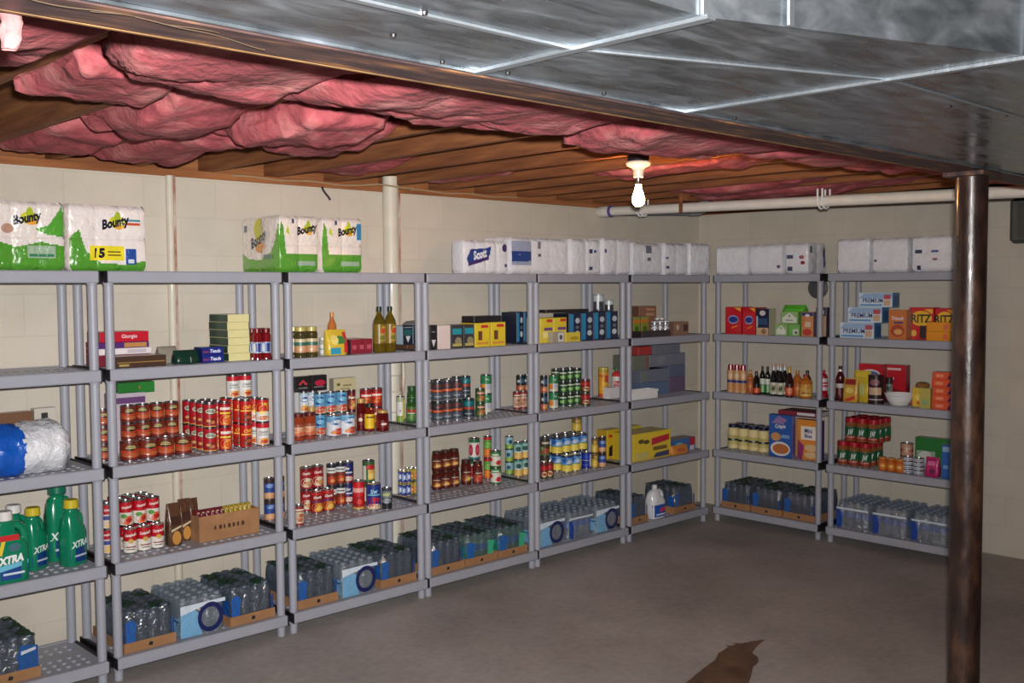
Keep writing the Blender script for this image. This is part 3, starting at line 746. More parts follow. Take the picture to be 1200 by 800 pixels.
#%%GOODS
# ------------------------------------------------------------------ goods: printed looks
# label looks: base colour, bands (w0, w1, colour), marks; lid colour
def lk(base, bands=(), dec=(), lid=None, shape='can', body=None, rough=.35, **kw):
    return dict(base=base, bands=bands, dec=dec, lid=lid, shape=shape, body=body, rough=rough, **kw)
BLK = (30, 28, 30); CRM = (226, 214, 176); WHT = (232, 230, 226); RED = (190, 28, 34); DRED = (120, 26, 28); NAVY = (26, 34, 92); GRN = (40, 112, 58); YEL = (232, 196, 48)
GOLD = (206, 166, 78); ORG = (216, 116, 40); BRN = (112, 56, 36); CYAN = (84, 156, 190); DGRN = (24, 58, 44)
K = {
 'sauce': lk((136, 44, 26), [(0, .2, (112, 36, 30)), (.2, .46, (172, 74, 40)), (.46, .56, (190, 60, 34)), (.56, 1, (120, 40, 26))],
             [('e', 0, .72, .24, .2, (52, 42, 30)), ('r', -.19, .66, .19, .7, (206, 190, 120)), ('r', -.17, .74, .17, .78, (206, 190, 120)), ('r', -.12, .81, .12, .84, (206, 190, 120)), ('e', .04, .27, .3, .12, (184, 92, 52)), ('r', .36, .1, .42, .7, (220, 200, 160))]),
 'redbig': lk((176, 22, 36), [(0, .04, GOLD)], [('e', 0, .7, .29, .15, (44, 84, 56)), ('e', 0, .7, .25, .11, (214, 212, 196)), ('r', -.18, .66, .18, .7, (52, 86, 60)), ('r', -.14, .73, .14, .76, (52, 86, 60)), ('e', .02, .24, .3, .17, (122, 40, 30)), ('e', .1, .2, .1, .08, (206, 120, 80)), ('e', -.12, .28, .1, .07, (214, 150, 90))]),
 'redfruit': lk((186, 26, 34), [(.9, 1, (150, 20, 30))], [('e', .05, .25, .36, .24, (236, 168, 70)), ('e', .1, .22, .2, .13, (214, 96, 40)), ('r', -.3, .52, .3, .6, (236, 208, 70)), ('r', -.28, .7, .28, .82, (236, 226, 216))]),
 'chili': lk((192, 30, 28), [], [('t', 'Chili', 0, .74, .16, (244, 190, 60), .2, .1, .03), ('r', -.36, .54, .36, .6, (240, 200, 80)), ('e', 0, .24, .34, .2, (104, 44, 26)), ('e', .08, .28, .14, .08, (176, 90, 44))]),
 'yellowburst': lk((196, 30, 36), [(0, .45, WHT)], [('e', 0, .6, .42, .3, (240, 206, 60)), ('e', 0, .62, .26, .15, (206, 60, 40)), ('e', 0, .16, .3, .1, (206, 120, 60))]),
 'whitelabel': lk((228, 226, 220), [(.78, 1, (196, 30, 44))], [('t', 'Classic', 0, .6, .12, (40, 60, 60), .1, .05, .02), ('r', -.25, .45, .25, .48, (80, 110, 110)), ('e', .04, .16, .34, .15, (226, 150, 50)), ('e', .06, .14, .2, .08, (190, 60, 40))]),
 'soup': lk((226, 222, 212), [(.5, 1, (186, 20, 34))], [('t', "Campbell's", 0, .76, .17, (244, 240, 232), .25, .08, .03, .72), ('e', 0, .5, .13, .1, (206, 168, 84)), ('r', -.26, .22, .26, .27, (150, 30, 34)), ('r', -.2, .12, .2, .16, (90, 84, 80))]),
 'souppic': lk((222, 216, 206), [(.55, 1, (186, 20, 34))], [('t', "Campbell's", 0, .78, .15, (244, 240, 232), .25, .08, .03, .72), ('e', .05, .2, .36, .2, (214, 92, 40)), ('e', -.16, .4, .16, .1, (92, 146, 70)), ('e', .1, .2, .18, .1, (180, 40, 30))]),
 'soupblue': lk((212, 204, 202), [(.6, 1, (176, 22, 40))], [('t', "Campbell's", 0, .8, .14, (244, 240, 232), .25, .08, .03, .72), ('r', -.4, .36, .4, .54, (70, 76, 140)), ('e', .05, .17, .34, .15, (222, 180, 100))]),
 'beans': lk((120, 32, 34), [(.84, 1, (90, 24, 28))], [('e', 0, .27, .36, .24, (206, 130, 60)), ('e', .1, .24, .16, .1, (226, 176, 90)), ('t', 'Beans', 0, .66, .15, (240, 226, 206), .2, .05, .03)]),
 'fruitwhite': lk((216, 222, 228), [(.7, 1, (116, 170, 200))], [('e', .02, .72, .3, .18, (28, 74, 150)), ('e', .06, .74, .18, .09, (210, 226, 236)), ('e', .14, .2, .26, .18, (198, 66, 46)), ('e', -.1, .16, .12, .1, (222, 140, 80))]),
 'fruitsoft': lk((216, 222, 226), [(.86, 1, (180, 200, 214))], [('e', .08, .68, .3, .14, (30, 82, 158)), ('e', .08, .64, .2, .06, (220, 232, 240)), ('e', .1, .22, .32, .16, (230, 164, 60)), ('e', .2, .17, .14, .09, (204, 96, 44))]),
 'fruitblue': lk((96, 158, 194), [(0, .34, (196, 178, 150))], [('e', .0, .66, .32, .22, (24, 62, 140)), ('e', .04, .66, .2, .12, (120, 186, 214)), ('e', .08, .2, .36, .17, (196, 62, 46))]),
 'redplain': lk((196, 28, 38), [(.0, .35, (160, 24, 32)), (.86, 1, (60, 20, 26))], [('t', 'R', 0, .66, .22, (244, 230, 230), 0, 0, .03), ('e', 0, .24, .3, .14, (120, 30, 30))]),
 'redorange': lk((150, 26, 30), [(.55, .8, (206, 44, 40))], [('e', 0, .38, .34, .18, (226, 120, 44)), ('r', -.3, .62, .3, .73, (240, 226, 210))]),
 'veg': lk((150, 26, 32), [(.86, 1, (190, 40, 36))], [('t', "Chunky", 0, .74, .17, (246, 240, 232), .2, .08, .03, .8), ('e', .02, .26, .36, .22, (222, 150, 50)), ('e', .1, .22, .18, .12, (236, 196, 100)), ('r', -.3, .5, .3, .57, (90, 50, 110))]),
 'vegcream': lk((168, 26, 34), [(.86, 1, (130, 24, 30))], [('t', "Chunky", 0, .74, .16, (246, 240, 232), .2, .08, .03, .8), ('e', .02, .3, .36, .24, (222, 206, 178)), ('e', .1, .26, .18, .1, (206, 150, 90))]),
 'whitetop': lk((128, 52, 40), [(.6, .86, (226, 224, 220)), (.86, 1, (40, 44, 60))], [('r', -.25, .7, .25, .76, (90, 90, 100)), ('e', .03, .26, .3, .16, (202, 74, 44)), ('e', .1, .22, .14, .08, (226, 150, 70))]),
 'tomato': lk((196, 28, 36), [(.5, .84, (206, 40, 44)), (0, .08, GOLD)], [('r', -.34, .62, .34, .78, (236, 170, 160)), ('e', .0, .26, .36, .2, (150, 24, 30)), ('e', .1, .28, .14, .1, (222, 70, 60))]),
 'pie': lk((30, 52, 132), [(0, .12, (206, 186, 150))], [('t', 'Sw', .02, .74, .2, (160, 206, 226), .2, .1, .03), ('e', .02, .28, .36, .22, (196, 30, 50)), ('e', .02, .14, .3, .08, (232, 214, 180)), ('r', -.3, .56, .3, .62, (120, 180, 210))]),
 'bigblue': lk((36, 44, 104), [(0, .35, (168, 30, 46))], [('t', 'Sw', .02, .72, .16, (226, 230, 240), .2, .1, .03), ('r', -.3, .46, .3, .54, (214, 214, 224)), ('e', .06, .18, .3, .12, (226, 206, 190))]),
 'blackyellow': lk((62, 66, 74), [(0, .3, (30, 34, 44)), (.55, .9, (120, 134, 132))], [('t', 'BEEF', 0, .72, .14, (232, 222, 120), 0, 0, .02), ('e', 0, .4, .3, .13, (160, 170, 176))]),
 'tallgreen': lk((52, 104, 58), [(.74, 1, (58, 96, 52))], [('r', 0, .1, .5, .6, (228, 180, 90)), ('r', -.05, .62, .4, .84, (200, 40, 44)), ('e', .2, .3, .2, .14, (240, 214, 120)), ('r', -.4, .1, -.1, .8, (220, 214, 196))]),
 'smallblue': lk((34, 54, 140), [(0, .06, GOLD), (.94, 1, (196, 178, 70))], [('r', -.35, .2, -.1, .8, (150, 176, 216)), ('r', .05, .3, .35, .7, (120, 150, 206)), ('e', .0, .5, .1, .2, (226, 226, 236))]),
 'smallyellow': lk((196, 172, 76), [(.8, 1, (170, 156, 60)), (0, .15, (90, 96, 60))], [('e', .05, .48, .32, .26, (206, 96, 44)), ('e', .1, .46, .14, .12, (236, 206, 120))]),
 'blackband': lk((44, 50, 58), [(0, .05, (120, 124, 130)), (.1, .42, (74, 82, 94)), (.46, .62, (150, 52, 36))], [('r', -.38, .5, .38, .58, (206, 110, 60)), ('e', 0, .8, .26, .1, (110, 50, 44)), ('r', -.2, .2, .2, .26, (150, 156, 164))]),
 'tealband': lk((28, 48, 56), [(0, .05, (120, 124, 130)), (.1, .42, (46, 58, 70)), (.46, .6, (172, 62, 44)), (.6, .95, (22, 92, 100))], [('e', 0, .78, .26, .1, (36, 140, 146)), ('r', -.2, .2, .2, .26, (150, 156, 164))]),
 'greenpic': lk((44, 92, 52), [(.0, .4, (60, 110, 56))], [('e', .05, .3, .32, .2, (206, 110, 50)), ('e', 0, .72, .3, .12, (196, 60, 44)), ('r', -.26, .68, .26, .75, (230, 220, 196))]),
 'tallveg': lk((206, 206, 190), [(.52, 1, (46, 130, 82))], [('r', -.5, .14, -.04, .5, (222, 140, 50)), ('e', .16, .34, .22, .14, (178, 186, 206)), ('t', 'Veg', .06, .78, .12, (236, 240, 230), .1, 0, .02)]),
 'refried': lk((206, 186, 160), [(.72, 1, (150, 44, 44)), (0, .1, (150, 44, 44))], [('e', .02, .4, .3, .22, (176, 96, 60)), ('r', -.3, .78, .3, .86, (236, 220, 196))]),
 'darkveg': lk((26, 40, 46), [(0, .36, (170, 84, 56))], [('r', -.1, .5, .26, .8, (60, 90, 130)), ('e', .1, .2, .3, .13, (214, 150, 96)), ('e', -.2, .64, .12, .1, (206, 200, 190))]),
 'browned': lk((110, 40, 30), [(.7, 1, (76, 30, 28)), (0, .06, (60, 24, 24))], [('e', .02, .34, .36, .24, (196, 130, 60)), ('e', .1, .3, .18, .12, (226, 186, 100)), ('r', -.24, .76, .24, .84, (206, 176, 140))], shape='jar', body=(86, 30, 24), lid=(70, 34, 30)),
 'browndark': lk((84, 34, 40), [(.6, 1, (60, 24, 30))], [('r', -.25, .44, .25, .5, (190, 180, 176)), ('r', -.25, .3, .25, .34, (150, 120, 120)), ('r', -.2, .16, .2, .2, (150, 120, 120))], shape='jar', body=(70, 26, 30), lid=(60, 26, 30)),
 'brownorange': lk((150, 62, 44), [(.66, 1, (96, 40, 34))], [('e', .0, .34, .38, .24, (214, 104, 84)), ('e', .08, .3, .18, .12, (196, 60, 50)), ('r', -.22, .72, .22, .8, (206, 186, 150))], shape='jar', body=(96, 36, 28), lid=(74, 36, 32)),
 'chiliwhite': lk((226, 216, 208), [(.84, 1, (40, 106, 70)), (0, .1, (54, 124, 136))], [('e', -.2, .46, .13, .3, (190, 36, 64)), ('e', .2, .46, .13, .3, (190, 36, 64)), ('e', -.2, .46, .06, .14, (222, 90, 110)), ('e', .2, .46, .06, .14, (222, 90, 110))]),
 'peascarrot': lk((92, 160, 66), [(0, .42, (222, 106, 32)), (.86, 1, (190, 30, 44))], [('e', .05, .6, .3, .14, (140, 196, 90)), ('e', -.04, .24, .3, .14, (236, 140, 50))]),
 'tomatowhite': lk((222, 214, 200), [(.72, 1, (58, 130, 66)), (0, .08, (58, 130, 66))], [('e', .22, .28, .2, .16, (196, 40, 44)), ('e', -.3, .5, .16, .16, (206, 70, 50)), ('r', -.2, .78, .22, .87, (220, 230, 210))]),
 'cornlight': lk((150, 196, 186), [(0, .4, (226, 176, 96)), (.9, 1, (90, 150, 140))], [('e', .0, .64, .18, .16, (34, 78, 70)), ('e', .0, .22, .34, .14, (236, 200, 110)), ('r', -.26, .42, .26, .47, (236, 236, 226))]),
 'beanlight': lk((150, 194, 206), [(0, .38, (120, 164, 70))], [('e', .0, .6, .16, .18, (30, 74, 96)), ('e', .06, .2, .34, .14, (170, 196, 90))]),
 'pinelabel': lk((96, 160, 214), [(0, .42, (226, 200, 84)), (.9, 1, (30, 52, 110))], [('e', -.15, .72, .16, .16, (30, 96, 176)), ('e', .15, .62, .24, .12, (200, 210, 232)), ('e', .05, .2, .34, .16, (240, 214, 90)), ('r', -.3, .42, .3, .46, (110, 140, 60))]),
 'pinered': lk((150, 160, 206), [(0, .42, (222, 190, 90)), (.84, 1, (30, 40, 90))], [('r', -.2, .72, .3, .86, (206, 70, 76)), ('e', .05, .2, .34, .16, (240, 206, 100))]),
 'bluecan': lk((24, 48, 150), [(.5, .53, (200, 206, 226))], [('r', -.3, .2, .2, .24, (90, 120, 196)), ('e', 0, .75, .24, .1, (40, 76, 190)), ('r', .26, .1, .5, .9, (206, 206, 214))]),
 'darkfruit': lk((60, 56, 44), [(0, .4, (96, 110, 56))], [('r', -.2, .66, .3, .78, (206, 190, 170)), ('e', .05, .25, .3, .16, (176, 60, 50)), ('e', -.2, .4, .16, .1, (120, 150, 80))]),
 'yellowfruit': lk((206, 172, 60), [(.6, 1, (120, 96, 56))], [('e', 0, .3, .3, .18, (236, 206, 100)), ('e', .1, .74, .2, .12, (200, 160, 70))]),
 'bluepeach': lk((50, 76, 150), [(0, .3, (206, 150, 110)), (.8, 1, (60, 44, 40))], [('e', .05, .66, .26, .1, (140, 170, 220)), ('e', 0, .2, .3, .12, (226, 176, 130))]),
 'greenbean': lk((28, 62, 40), [(.9, 1, (24, 40, 34))], [('e', .05, .34, .3, .2, (84, 136, 66)), ('r', -.26, .66, .26, .78, (196, 210, 180)), ('e', -.05, .36, .16, .12, (140, 190, 100))]),
 'redbean': lk((112, 40, 34), [(.55, .8, (190, 36, 40)), (0, .1, (60, 80, 40))], [('e', .08, .28, .26, .18, (222, 190, 140)), ('e', .08, .28, .14, .09, (150, 60, 40))]),
 # jars
 'redsauce': lk((176, 190, 214), [(.6, 1, (150, 166, 200))], [('r', -.1, .1, .22, .9, (40, 60, 130)), ('r', -.4, .15, -.16, .85, (222, 226, 234))], shape='jar', body=(120, 18, 24), lid=(110, 22, 30), lab=(.26, .66)),
 'pickle': lk((196, 150, 110), [(.5, .76, (60, 110, 96)), (.76, 1, (206, 190, 150))], [('e', .05, .3, .3, .16, (222, 170, 130))], shape='jar', body=(70, 62, 32), lid=(196, 178, 110), lab=(.2, .72)),
 'smallspread': lk((206, 206, 206), [(.4, .6, (120, 160, 170))], [], shape='jar', body=(170, 176, 170), lid=(200, 206, 200), lab=(.1, .7)),
 'pasta': lk((196, 120, 84), [(.8, 1, (150, 80, 56)), (0, .14, (120, 40, 30))], [('e', 0, .5, .3, .18, (226, 170, 130)), ('e', .04, .3, .34, .12, (206, 90, 60)), ('r', -.24, .7, .24, .76, (230, 206, 180))], shape='jar', body=(150, 62, 34), lid=(96, 30, 30), lab=(.12, .7)),
 'darkjar': lk((110, 24, 26), [], [('e', 0, .5, .16, .16, (226, 206, 196))], shape='jar', body=(92, 18, 18), lid=(196, 160, 90), lab=(.2, .62)),
 'yellowjar': lk((236, 196, 40), [], [('r', -.3, .72, .3, .84, (120, 90, 30))], shape='jar', body=(110, 30, 20), lid=(36, 30, 30), lab=(.12, .72)),
 'olivejar': lk((66, 116, 56), [(.6, .8, (180, 60, 50))], [('e', 0, .3, .3, .16, (110, 150, 80)), ('r', -.25, .5, .25, .56, (220, 220, 200))], shape='jar', body=(44, 84, 40), lid=(40, 84, 50), lab=(.1, .8)),
 'whiteolive': lk((222, 222, 214), [(0, .25, (130, 160, 70)), (.8, 1, (170, 176, 150))], [('r', .2, .1, .42, .9, (226, 206, 60)), ('e', -.02, .45, .05, .05, (90, 90, 150))], shape='can'),
 'mayo': lk((206, 190, 120), [(.4, .62, (28, 52, 60))], [('t', 'Mayo', 0, .51, .14, (236, 230, 180), .2, .0, .03), ('e', 0, .8, .2, .1, (180, 170, 90))], shape='jar', body=(232, 216, 158), lid=(28, 32, 66), lab=(.2, .66)),
 'peanut': lk((30, 92, 60), [(.78, 1, (30, 92, 60)), (0, .3, (150, 40, 40))], [('t', 'Jif', -.04, .56, .5, (240, 240, 240), .1, 0, .01, .95), ('r', .2, .2, .5, .8, (30, 100, 60)), ('r', -.5, .16, -.4, .8, (170, 36, 40)), ('r', -.3, .14, .2, .24, (196, 140, 110))], shape='jar', body=(140, 84, 46), lid=(176, 26, 40), lab=(.1, .78), bigcap=True),
 'orangejar': lk((206, 120, 40), [], [('e', 0, .5, .2, .2, (240, 190, 90))], shape='jar', body=(196, 100, 30), lid=(206, 140, 60), lab=(.2, .7)),
 'canister': lk((226, 158, 44), [(.0, .12, (196, 80, 36)), (.9, 1, (190, 160, 60))], [('e', .1, .4, .3, .16, (240, 190, 70)), ('r', .16, .55, .46, .8, (206, 70, 60)), ('r', -.3, .74, .1, .82, (200, 100, 40))], lid=(206, 186, 90), shape='tube'),
 'tunacan': lk((214, 218, 230), [(.3, .6, (60, 70, 110))], [], shape='can'),
 'salmon': lk((206, 150, 130), [(.3, .6, (170, 70, 70))], [('e', 0, .5, .26, .2, (226, 200, 170))], shape='can'),
 'silverjar': lk((180, 184, 190), [(.4, .8, (60, 60, 70))], [('e', 0, .5, .2, .2, (220, 220, 224))], shape='jar', body=(120, 116, 116), lid=(200, 200, 206), lab=(.1, .7)),
 'glassbig': lk((60, 64, 76), [(.6, 1, (190, 200, 206))], [('r', -.14, .1, -.02, .95, (230, 236, 240))], shape='tube', lid=(170, 184, 190)),
 # bottles
 'oil': lk((128, 104, 34), [], [('p', [(-.05, .1), (.4, .1), (.4, .9), (.1, .9), (-.05, .6)], (206, 176, 90)), ('e', .16, .66, .2, .14, (190, 70, 44)), ('e', .1, .3, .16, .12, (120, 120, 50))], shape='bottle', body=(92, 76, 18), lid=(24, 44, 30), lab=(.2, .62), neck=.3, tr=1),
 'hotsauce': lk((222, 170, 70), [(.6, 1, (206, 60, 40))], [('e', 0, .4, .3, .2, (240, 220, 120))], shape='bottle', body=(190, 110, 50), lid=(206, 140, 60), lab=(.06, .56), neck=.28, collar=(176, 96, 50)),
 'creamer': lk((206, 160, 110), [(.44, .56, (46, 56, 130))], [('e', 0, .75, .24, .12, (226, 196, 156)), ('e', 0, .26, .3, .18, (206, 140, 80))], shape='tube', lid=(150, 24, 40), capfrac=.2),
 'amber': lk((206, 150, 60), [(.5, .8, (222, 190, 110))], [('e', 0, .4, .2, .18, (170, 90, 30))], shape='bottle', body=(176, 92, 26), lid=(196, 40, 36), lab=(.1, .5), neck=.34),
 'amberplain': lk((196, 100, 50), [], [('e', 0, .5, .2, .18, (226, 140, 70))], shape='bottle', body=(186, 104, 44), lid=(186, 140, 60), lab=(.1, .5), neck=.3),
 'soy': lk((196, 50, 36), [(.6, 1, (40, 20, 20))], [('e', 0, .3, .3, .2, (230, 120, 80))], shape='bottle', body=(36, 20, 20), lid=(110, 24, 28), lab=(.06, .46), neck=.36),
 'darkgreen': lk((60, 120, 70), [(.6, 1, (210, 220, 206))], [('r', -.16, .06, .16, .55, (150, 196, 140))], shape='bottle', body=(18, 30, 24), lid=(24, 30, 28), lab=(.06, .56), neck=.3),
 'blackwhite': lk((206, 206, 190), [], [('e', 0, .5, .26, .3, (150, 140, 70)), ('e', 0, .5, .16, .16, (40, 50, 40))], shape='bottle', body=(24, 22, 26), lid=(206, 170, 150), lab=(.06, .42), neck=.44, collar=(214, 212, 216)),
 'goldneck': lk((206, 70, 50), [(.7, 1, (60, 24, 24))], [('e', 0, .4, .22, .26, (230, 150, 110))], shape='bottle', body=(44, 22, 24), lid=(190, 160, 70), lab=(.06, .44), neck=.42, collar=(206, 172, 90)),
 'syrup': lk((222, 186, 90), [(.7, 1, (206, 150, 60))], [('e', 0, .5, .28, .26, (196, 130, 50)), ('r', -.24, .2, .24, .28, (150, 60, 30))], shape='bottle', body=(190, 110, 36), lid=(170, 30, 40), lab=(.1, .6), neck=.26),
 'ketchup': lk((222, 200, 206), [(.3, .7, (190, 40, 60))], [('r', -.3, .46, .3, .54, (236, 226, 226))], shape='bottle', body=(160, 24, 40), lid=(160, 24, 36), lab=(.26, .7), neck=.2),
 'darkred': lk((70, 20, 30), [(.7, 1, (196, 190, 190))], [('r', -.06, .2, .06, .7, (150, 90, 100))], shape='bottle', body=(70, 14, 26), lid=(34, 26, 32), lab=(.1, .5), neck=.3, collar=(222, 222, 224)),
 'mustard': lk((222, 220, 214), [], [('e', 0, .6, .26, .18, (196, 44, 60)), ('r', -.3, .2, .3, .3, (120, 110, 150))], shape='bottle', body=(206, 60, 60), lid=(26, 120, 70), lab=(.05, .7), neck=.18),
 'cocoa': lk((44, 22, 28), [], [('r', -.28, .34, .28, .62, (206, 170, 140)), ('e', 0, .82, .2, .12, (150, 96, 106)), ('r', -.4, .14, .4, .18, (200, 190, 190))], shape='tube', lid=(40, 20, 26)),
 'pepper': lk((40, 40, 44), [(.3, .8, (130, 150, 140))], [('r', -.2, .5, .2, .7, (60, 80, 70))], shape='tube', lid=(36, 34, 38)),
}
def round_proto(name, kind, r, h):
    k = K[kind]; sh = k['shape']
    base = paper(k['base'], k['rough'])
    def cyl(z0, z1, rad):
        def mp(u, w, off):
            a = u * PI
            return ((rad + off) * math.sin(a), -(rad + off) * math.cos(a), z0 + (z1 - z0) * w)
        return mp
    def label(z0, z1, rad):
        b = MB(); cuts = sorted({0.0, 1.0} | {q for x in k['bands'] for q in x[:2]})
        prof = [(rad, z0 + (z1 - z0) * c) for c in cuts]; ms = []
        for a, c in zip(cuts, cuts[1:]):
            col = k['base']
            for (p, q, cc) in k['bands']:
                if p - 1e-6 <= a and c <= q + 1e-6: col = cc
            ms.append(paper(col, k['rough']))
        b.lathe(prof, 28, base, ms, cap=False)
        mp = cyl(z0, z1, rad)
        b.marks(k['dec'], mp, PI * rad, z1 - z0, k['rough'], .00014, .0003)
        turn = [(t[0], t[1]) for t in ()]
        mp2 = lambda u, w, off: (lambda p: (-p[0], -p[1], p[2]))(mp(u, w, off))
        b.marks([d for d in k['dec'] if d[0] != 't'], mp2, PI * rad, z1 - z0, k['rough'], .00014, .0003)
        return b.mesh('paper_label')
    if sh == 'can':
        b = MB(); e = min(.005, r * .12)
        b.lathe([(r - .003, .0005), (r, .0015), (r, e), (r - .0012, e + .001), (r - .0012, h - e - .001), (r, h - e), (r, h - .001), (r - .0012, h - .0002), (r - .0026, h - .001), (r - .0032, h - .004), (r * .55, h - .0038), (r * .5, h - .0045), (.0005, h - .0045)], 28, METAL)
        return proto((name, b.mesh(name), None), ('paper_label', label(e + .0012, h - e - .0012, r - .0008), 0))
    if sh == 'jar':
        lid = mat(k['lid'], .35, .15, .2); body = mat(k['body'], .08, 0, .6, .08)
        hl = h * (.2 if k.get('bigcap') else .14); a, c = k.get('lab', (.12, .72)); rl = r * (.99 if k.get('bigcap') else .86)
        zt = h - hl
        b = MB(); b.lathe([(r * .9, .0005), (r * .985, .004), (r - .0008, .01), (r - .0008, zt * .86), (r * .97, zt * .92), (rl * .96, zt - .0005)], 28, body)
        l = MB(); l.lathe([(rl * .96, zt), (rl, zt + .001), (rl, h - .002), (rl * .95, h), (.0005, h - .0005)], 28, lid)
        return proto((name, b.mesh(name), None), ('lid', l.mesh('lid'), 0), ('paper_label', label(max(.012, zt * a), zt * .86 if c > .8 else zt * c, r - .0002), 0))
    if sh == 'tube':
        cf = k.get('capfrac', .07); zt = h * (1 - cf); lid = mat(k['lid'] or (200, 200, 200), .35, .1, .2)
        b = MB(); b.lathe([(r * .96, .0005), (r - .001, .002), (r - .001, zt)], 28, base)
        l = MB(); l.lathe([(r * (.98 if cf < .1 else .8), zt + .0002), (r * (1 if cf < .1 else .82), zt + .001), (r * (1 if cf < .1 else .7), h - .002), (r * (.96 if cf < .1 else .5), h), (.0005, h)], 28, lid)
        return proto((name, b.mesh(name), None), ('lid', l.mesh('lid'), 0), ('paper_label', label(.003, zt - .002, r - .0004), 0))
    # bottle
    body = mat(k['body'], .07, 0, .7, .08); nk = k['neck']; zs = h * (1 - nk); rn = r * .36; capz = h * .93
    b = MB()
    b.lathe([(r * .85, .0005), (r * .97, .004), (r - .0006, .012), (r - .0006, zs * .9), (r * .9, zs), (r * .62, zs + (capz - zs) * .35), (rn * 1.05, zs + (capz - zs) * .62), (rn * .9, capz)], 26, body)
    l = MB(); l.lathe([(rn, capz - h * .03), (rn * 1.12, capz - h * .028), (rn * 1.12, h - .002), (rn, h), (.0005, h)], 20, mat(k['lid'], .35, .1, .2))
    a, c = k['lab']
    parts = [(name, b.mesh(name), None), ('cap', l.mesh('cap'), 0), ('paper_label', label(h * a, min(h * c, zs * .9), r - .0002), 0)]
    if k.get('collar'):
        n_ = MB(); z0, z1 = zs + (capz - zs) * .62, capz - h * .03
        n_.lathe([(rn * 1.08 + .0006, z0), (rn * .97 + .0008, z1 - .0005)], 20, mat(k['collar'], .4, .2, .2), cap=False)
        parts.append(('neck_wrap', n_.mesh('neck_wrap'), 0))
    return proto(*parts)

def box_proto(name, w, d, h, front, side=None, top=None, dec=(), decl=(), decr=(), rough=.4, c=.0015, lid=None):
    b = MB(); side = side or front; top = top or side
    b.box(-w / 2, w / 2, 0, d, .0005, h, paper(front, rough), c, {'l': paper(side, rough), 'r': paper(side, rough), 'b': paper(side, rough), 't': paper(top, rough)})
    b.marks(dec, lambda u, v, o: (u * w * .98, -o, .001 + (h - .002) * v), w, h, rough)
    if decl: b.marks(decl, lambda u, v, o: (-w / 2 - o, d / 2 - u * d * .98, .001 + (h - .002) * v), d, h, rough)
    if decr: b.marks(decr, lambda u, v, o: (w / 2 + o, d / 2 + u * d * .98, .001 + (h - .002) * v), d, h, rough)
    return proto((name, b.mesh(name), None))

